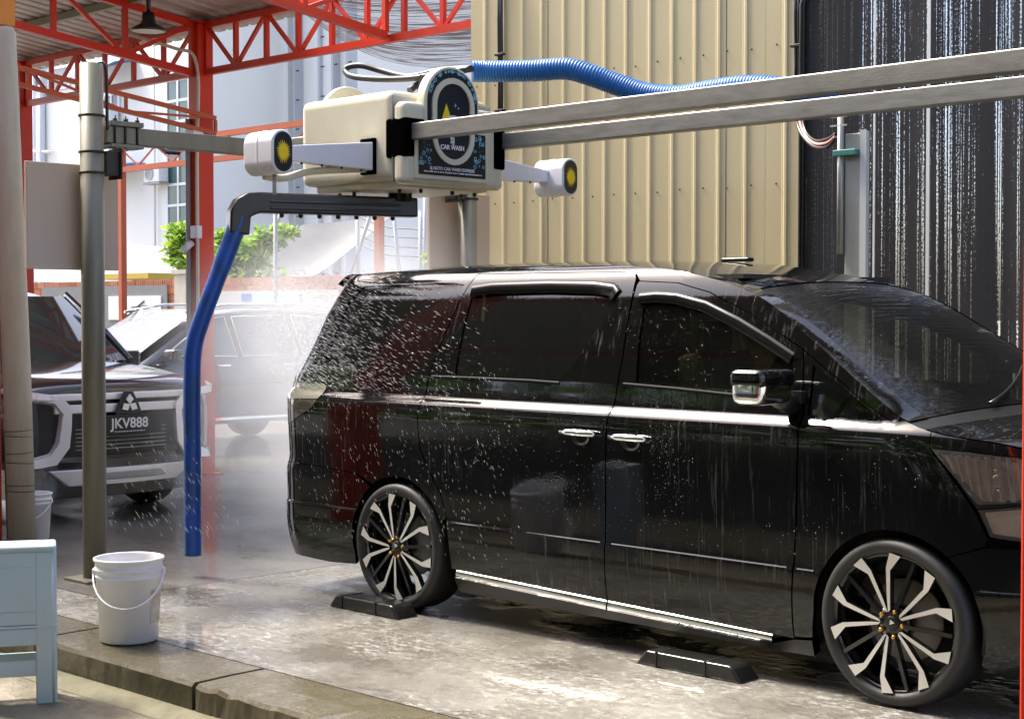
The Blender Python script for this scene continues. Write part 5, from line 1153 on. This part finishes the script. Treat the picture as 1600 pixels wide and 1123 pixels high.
def sheet(name, pts, label, sag=.2):
    A, B, C_, D = [onY(x, y, Y) for x, y, Y in pts]
    def fn(u, v):
        p = A.lerp(B,u).lerp(C_.lerp(D,u),v); p.z -= sag*math.sin(math.pi*u)*math.sin(math.pi*v*.8); return p
    q = MB(); q.grid(fn, 12, 8); q.grid(lambda u, v: fn(u,v)-Vector((0,0,.01)), 12, 8); tag(q.build(name, M_tarp), label, 'tarpaulin', 'grey tarpaulins behind the block wall')
sheet('tarpaulin', [(40,372,15),(272,386,15),(40,440,12),(285,432,12)], 'grey tarpaulin roof left of the red column', .1)
sheet('tarpaulin', [(470,352,15),(612,338,17),(395,452,12.5),(520,412,14)], 'sagging grey tarpaulin right of the leafy shrub', .3)
q = MB(); a, b = onY(185,437,11), onY(262,428,12); q.box((a+b)/2,(1.9,1.0,.10)); tag(q.build('yellow_awning', mat('yellow sheet', (.60,.42,.06), .6)), 'yellow awning strip just above the block wall', 'awning')
# roller shutter stand seen through the mist
rs = empty('shutter_cabinet', (0,0,0)); tag(rs, 'grey slatted shutter panel seen dimly through the mist', 'shutter')
for k in range(9):
    a, b = onY(400,497+19*k,8.6), onY(560,514+19*k,8.6); q = MB(); q.bx(a.x,b.x,8.6,8.66,b.z,a.z); q.build('slat', mat('shutter slat', (.45,.43,.40), .5), rs, bevel=.01)
a, b = onY(396,490,8.66), onY(566,700,8.66); q = MB(); q.bx(a.x,b.x,8.68,8.75,0,a.z); q.build('frame', M_grey, rs)
# ================================================================== ground and trees on the viewer's side (mirrored in the paint)
rd = MB(); rd.grid(lambda u, v: Vector((-60+120*u, -60+56.6*v, -.156)), 2, 2); tag(rd.build('road', mat('asphalt', (.05,.05,.052), .6, var=.4, vscale=5, bump=.3)), kind='structure')
r_ = random.Random(12); q = MB()
for _ in range(14000):
    x = r_.uniform(-32, 30); h = 8.5+1.8*math.sin(x*.7)+1.2*math.sin(x*1.9+1); z = r_.uniform(-.1, 1)**.8*h if r_.random() < .9 else h*r_.random(); z = z.real if isinstance(z, complex) else z
    p = Vector((x, -15+r_.gauss(0,.8), z-.1)); u = Vector((r_.gauss(0,1),r_.gauss(0,1),r_.gauss(0,1))).normalized(); v = u.orthogonal().normalized(); s = r_.uniform(.25,.6)
    q.cm = r_.randrange(3); q.add([p-u*s, p+v*s*.5, p+u*s, p-v*s*.5], [(0,1,2,3)])
tag(q.build('hedgerow', M_leaf), 'dense green hedgerow across the road', 'hedge', kind='stuff')
# ================================================================== water in the air
def mist(name, c, s, dens, aniso=.35):
    q = MB(); q.box(c, s); o = q.build(name, []); m = bpy.data.materials.new(name); m.use_nodes = True; t = m.node_tree; n = t.nodes; n.remove(n['Principled BSDF'])
    v = n.new('ShaderNodeVolumePrincipled'); v.inputs['Color'].default_value = (.96,.97,1,1); v.inputs['Anisotropy'].default_value = aniso
    tc = n.new('ShaderNodeTexCoord'); mp = n.new('ShaderNodeMapping'); mp.inputs['Location'].default_value = [-a for a in c]
    t.links.new(tc.outputs['Object'], mp.inputs[0])
    mp2 = n.new('ShaderNodeMapping'); mp2.inputs['Scale'].default_value = [2/a for a in s]; t.links.new(mp.outputs[0], mp2.inputs[0])
    ln = n.new('ShaderNodeVectorMath'); ln.operation = 'LENGTH'; t.links.new(mp2.outputs[0], ln.inputs[0])
    mr_ = n.new('ShaderNodeMapRange'); mr_.interpolation_type = 'SMOOTHSTEP'; mr_.inputs[1].default_value = 1.0; mr_.inputs[2].default_value = .15; t.links.new(ln.outputs['Value'], mr_.inputs[0])
    no = n.new('ShaderNodeTexNoise'); no.inputs['Scale'].default_value = 1.6; no.inputs['Detail'].default_value = 3; t.links.new(tc.outputs['Object'], no.inputs[0])
    mr2 = n.new('ShaderNodeMapRange'); mr2.inputs[1].default_value = .34; mr2.inputs[2].default_value = .66; mr2.inputs[3].default_value = .25; t.links.new(no.outputs[0], mr2.inputs[0])
    mu = n.new('ShaderNodeMath'); mu.operation = 'MULTIPLY'; t.links.new(mr_.outputs[0], mu.inputs[0]); t.links.new(mr2.outputs[0], mu.inputs[1])
    m3 = n.new('ShaderNodeMath'); m3.operation = 'MULTIPLY'; m3.inputs[1].default_value = dens; t.links.new(mu.outputs[0], m3.inputs[0]); t.links.new(m3.outputs[0], v.inputs['Density'])
    t.links.new(v.outputs[0], n['Material Output'].inputs['Volume']); o.data.materials.append(m); tag(o, kind='stuff')
mist('water_mist', (-2.35, 1.7, 1.0), (3.3, 3.3, 3.0), 1.15)
M_drop = mat('flying water', (.85,.86,.88), .08, trans=.35)
def drops(name, n, gen, seed):
    r_ = random.Random(seed); q = MB(); q.cs = True
    for _ in range(n):
        p, d, L_, rr = gen(r_); d = d.normalized(); u = d.orthogonal().normalized(); w = d.cross(u)
        q.add([p-d*L_/2, p+u*rr, p-(u*.5-w*.87)*rr, p-(u*.5+w*.87)*rr, p+d*L_/2], [(0,1,2),(0,2,3),(0,3,1),(4,2,1),(4,3,2),(4,1,3)])
    tag(q.build(name, M_drop), kind='stuff')
def g1(r_):
    x = -1.0+abs(r_.gauss(0,.55)); z = r_.uniform(1.15,1.80)-.12*max(0,x); return Vector((x, -.30+.42*r_.random()**.7*(1 if z < 1.5 else .9)-.05, z)), Vector((.9+r_.gauss(0,.05), .1, -.38+r_.gauss(0,.1))), r_.uniform(.015,.05), r_.uniform(.0005,.0011)
def g2(r_):
    x = -.9+1.9*r_.random(); z = r_.uniform(.35,1.3); return Vector((x, -.28+.24*r_.random(), z)), Vector((.45+r_.gauss(0,.1), .05, -.8)), r_.uniform(.008,.03), r_.uniform(.0004,.0009)
def g3(r_):
    p = onY(r_.uniform(195,335)-0, r_.uniform(680,840), -.35); return p+Vector((0, r_.uniform(-.15,.2), 0)), Vector((.35,.3,-.75)), r_.uniform(.02,.05), r_.uniform(.0010,.0018)
drops('spray_drops', 4200, g1, 1); drops('falling_drops', 700, g2, 2); drops('splash_drops', 150, g3, 3)
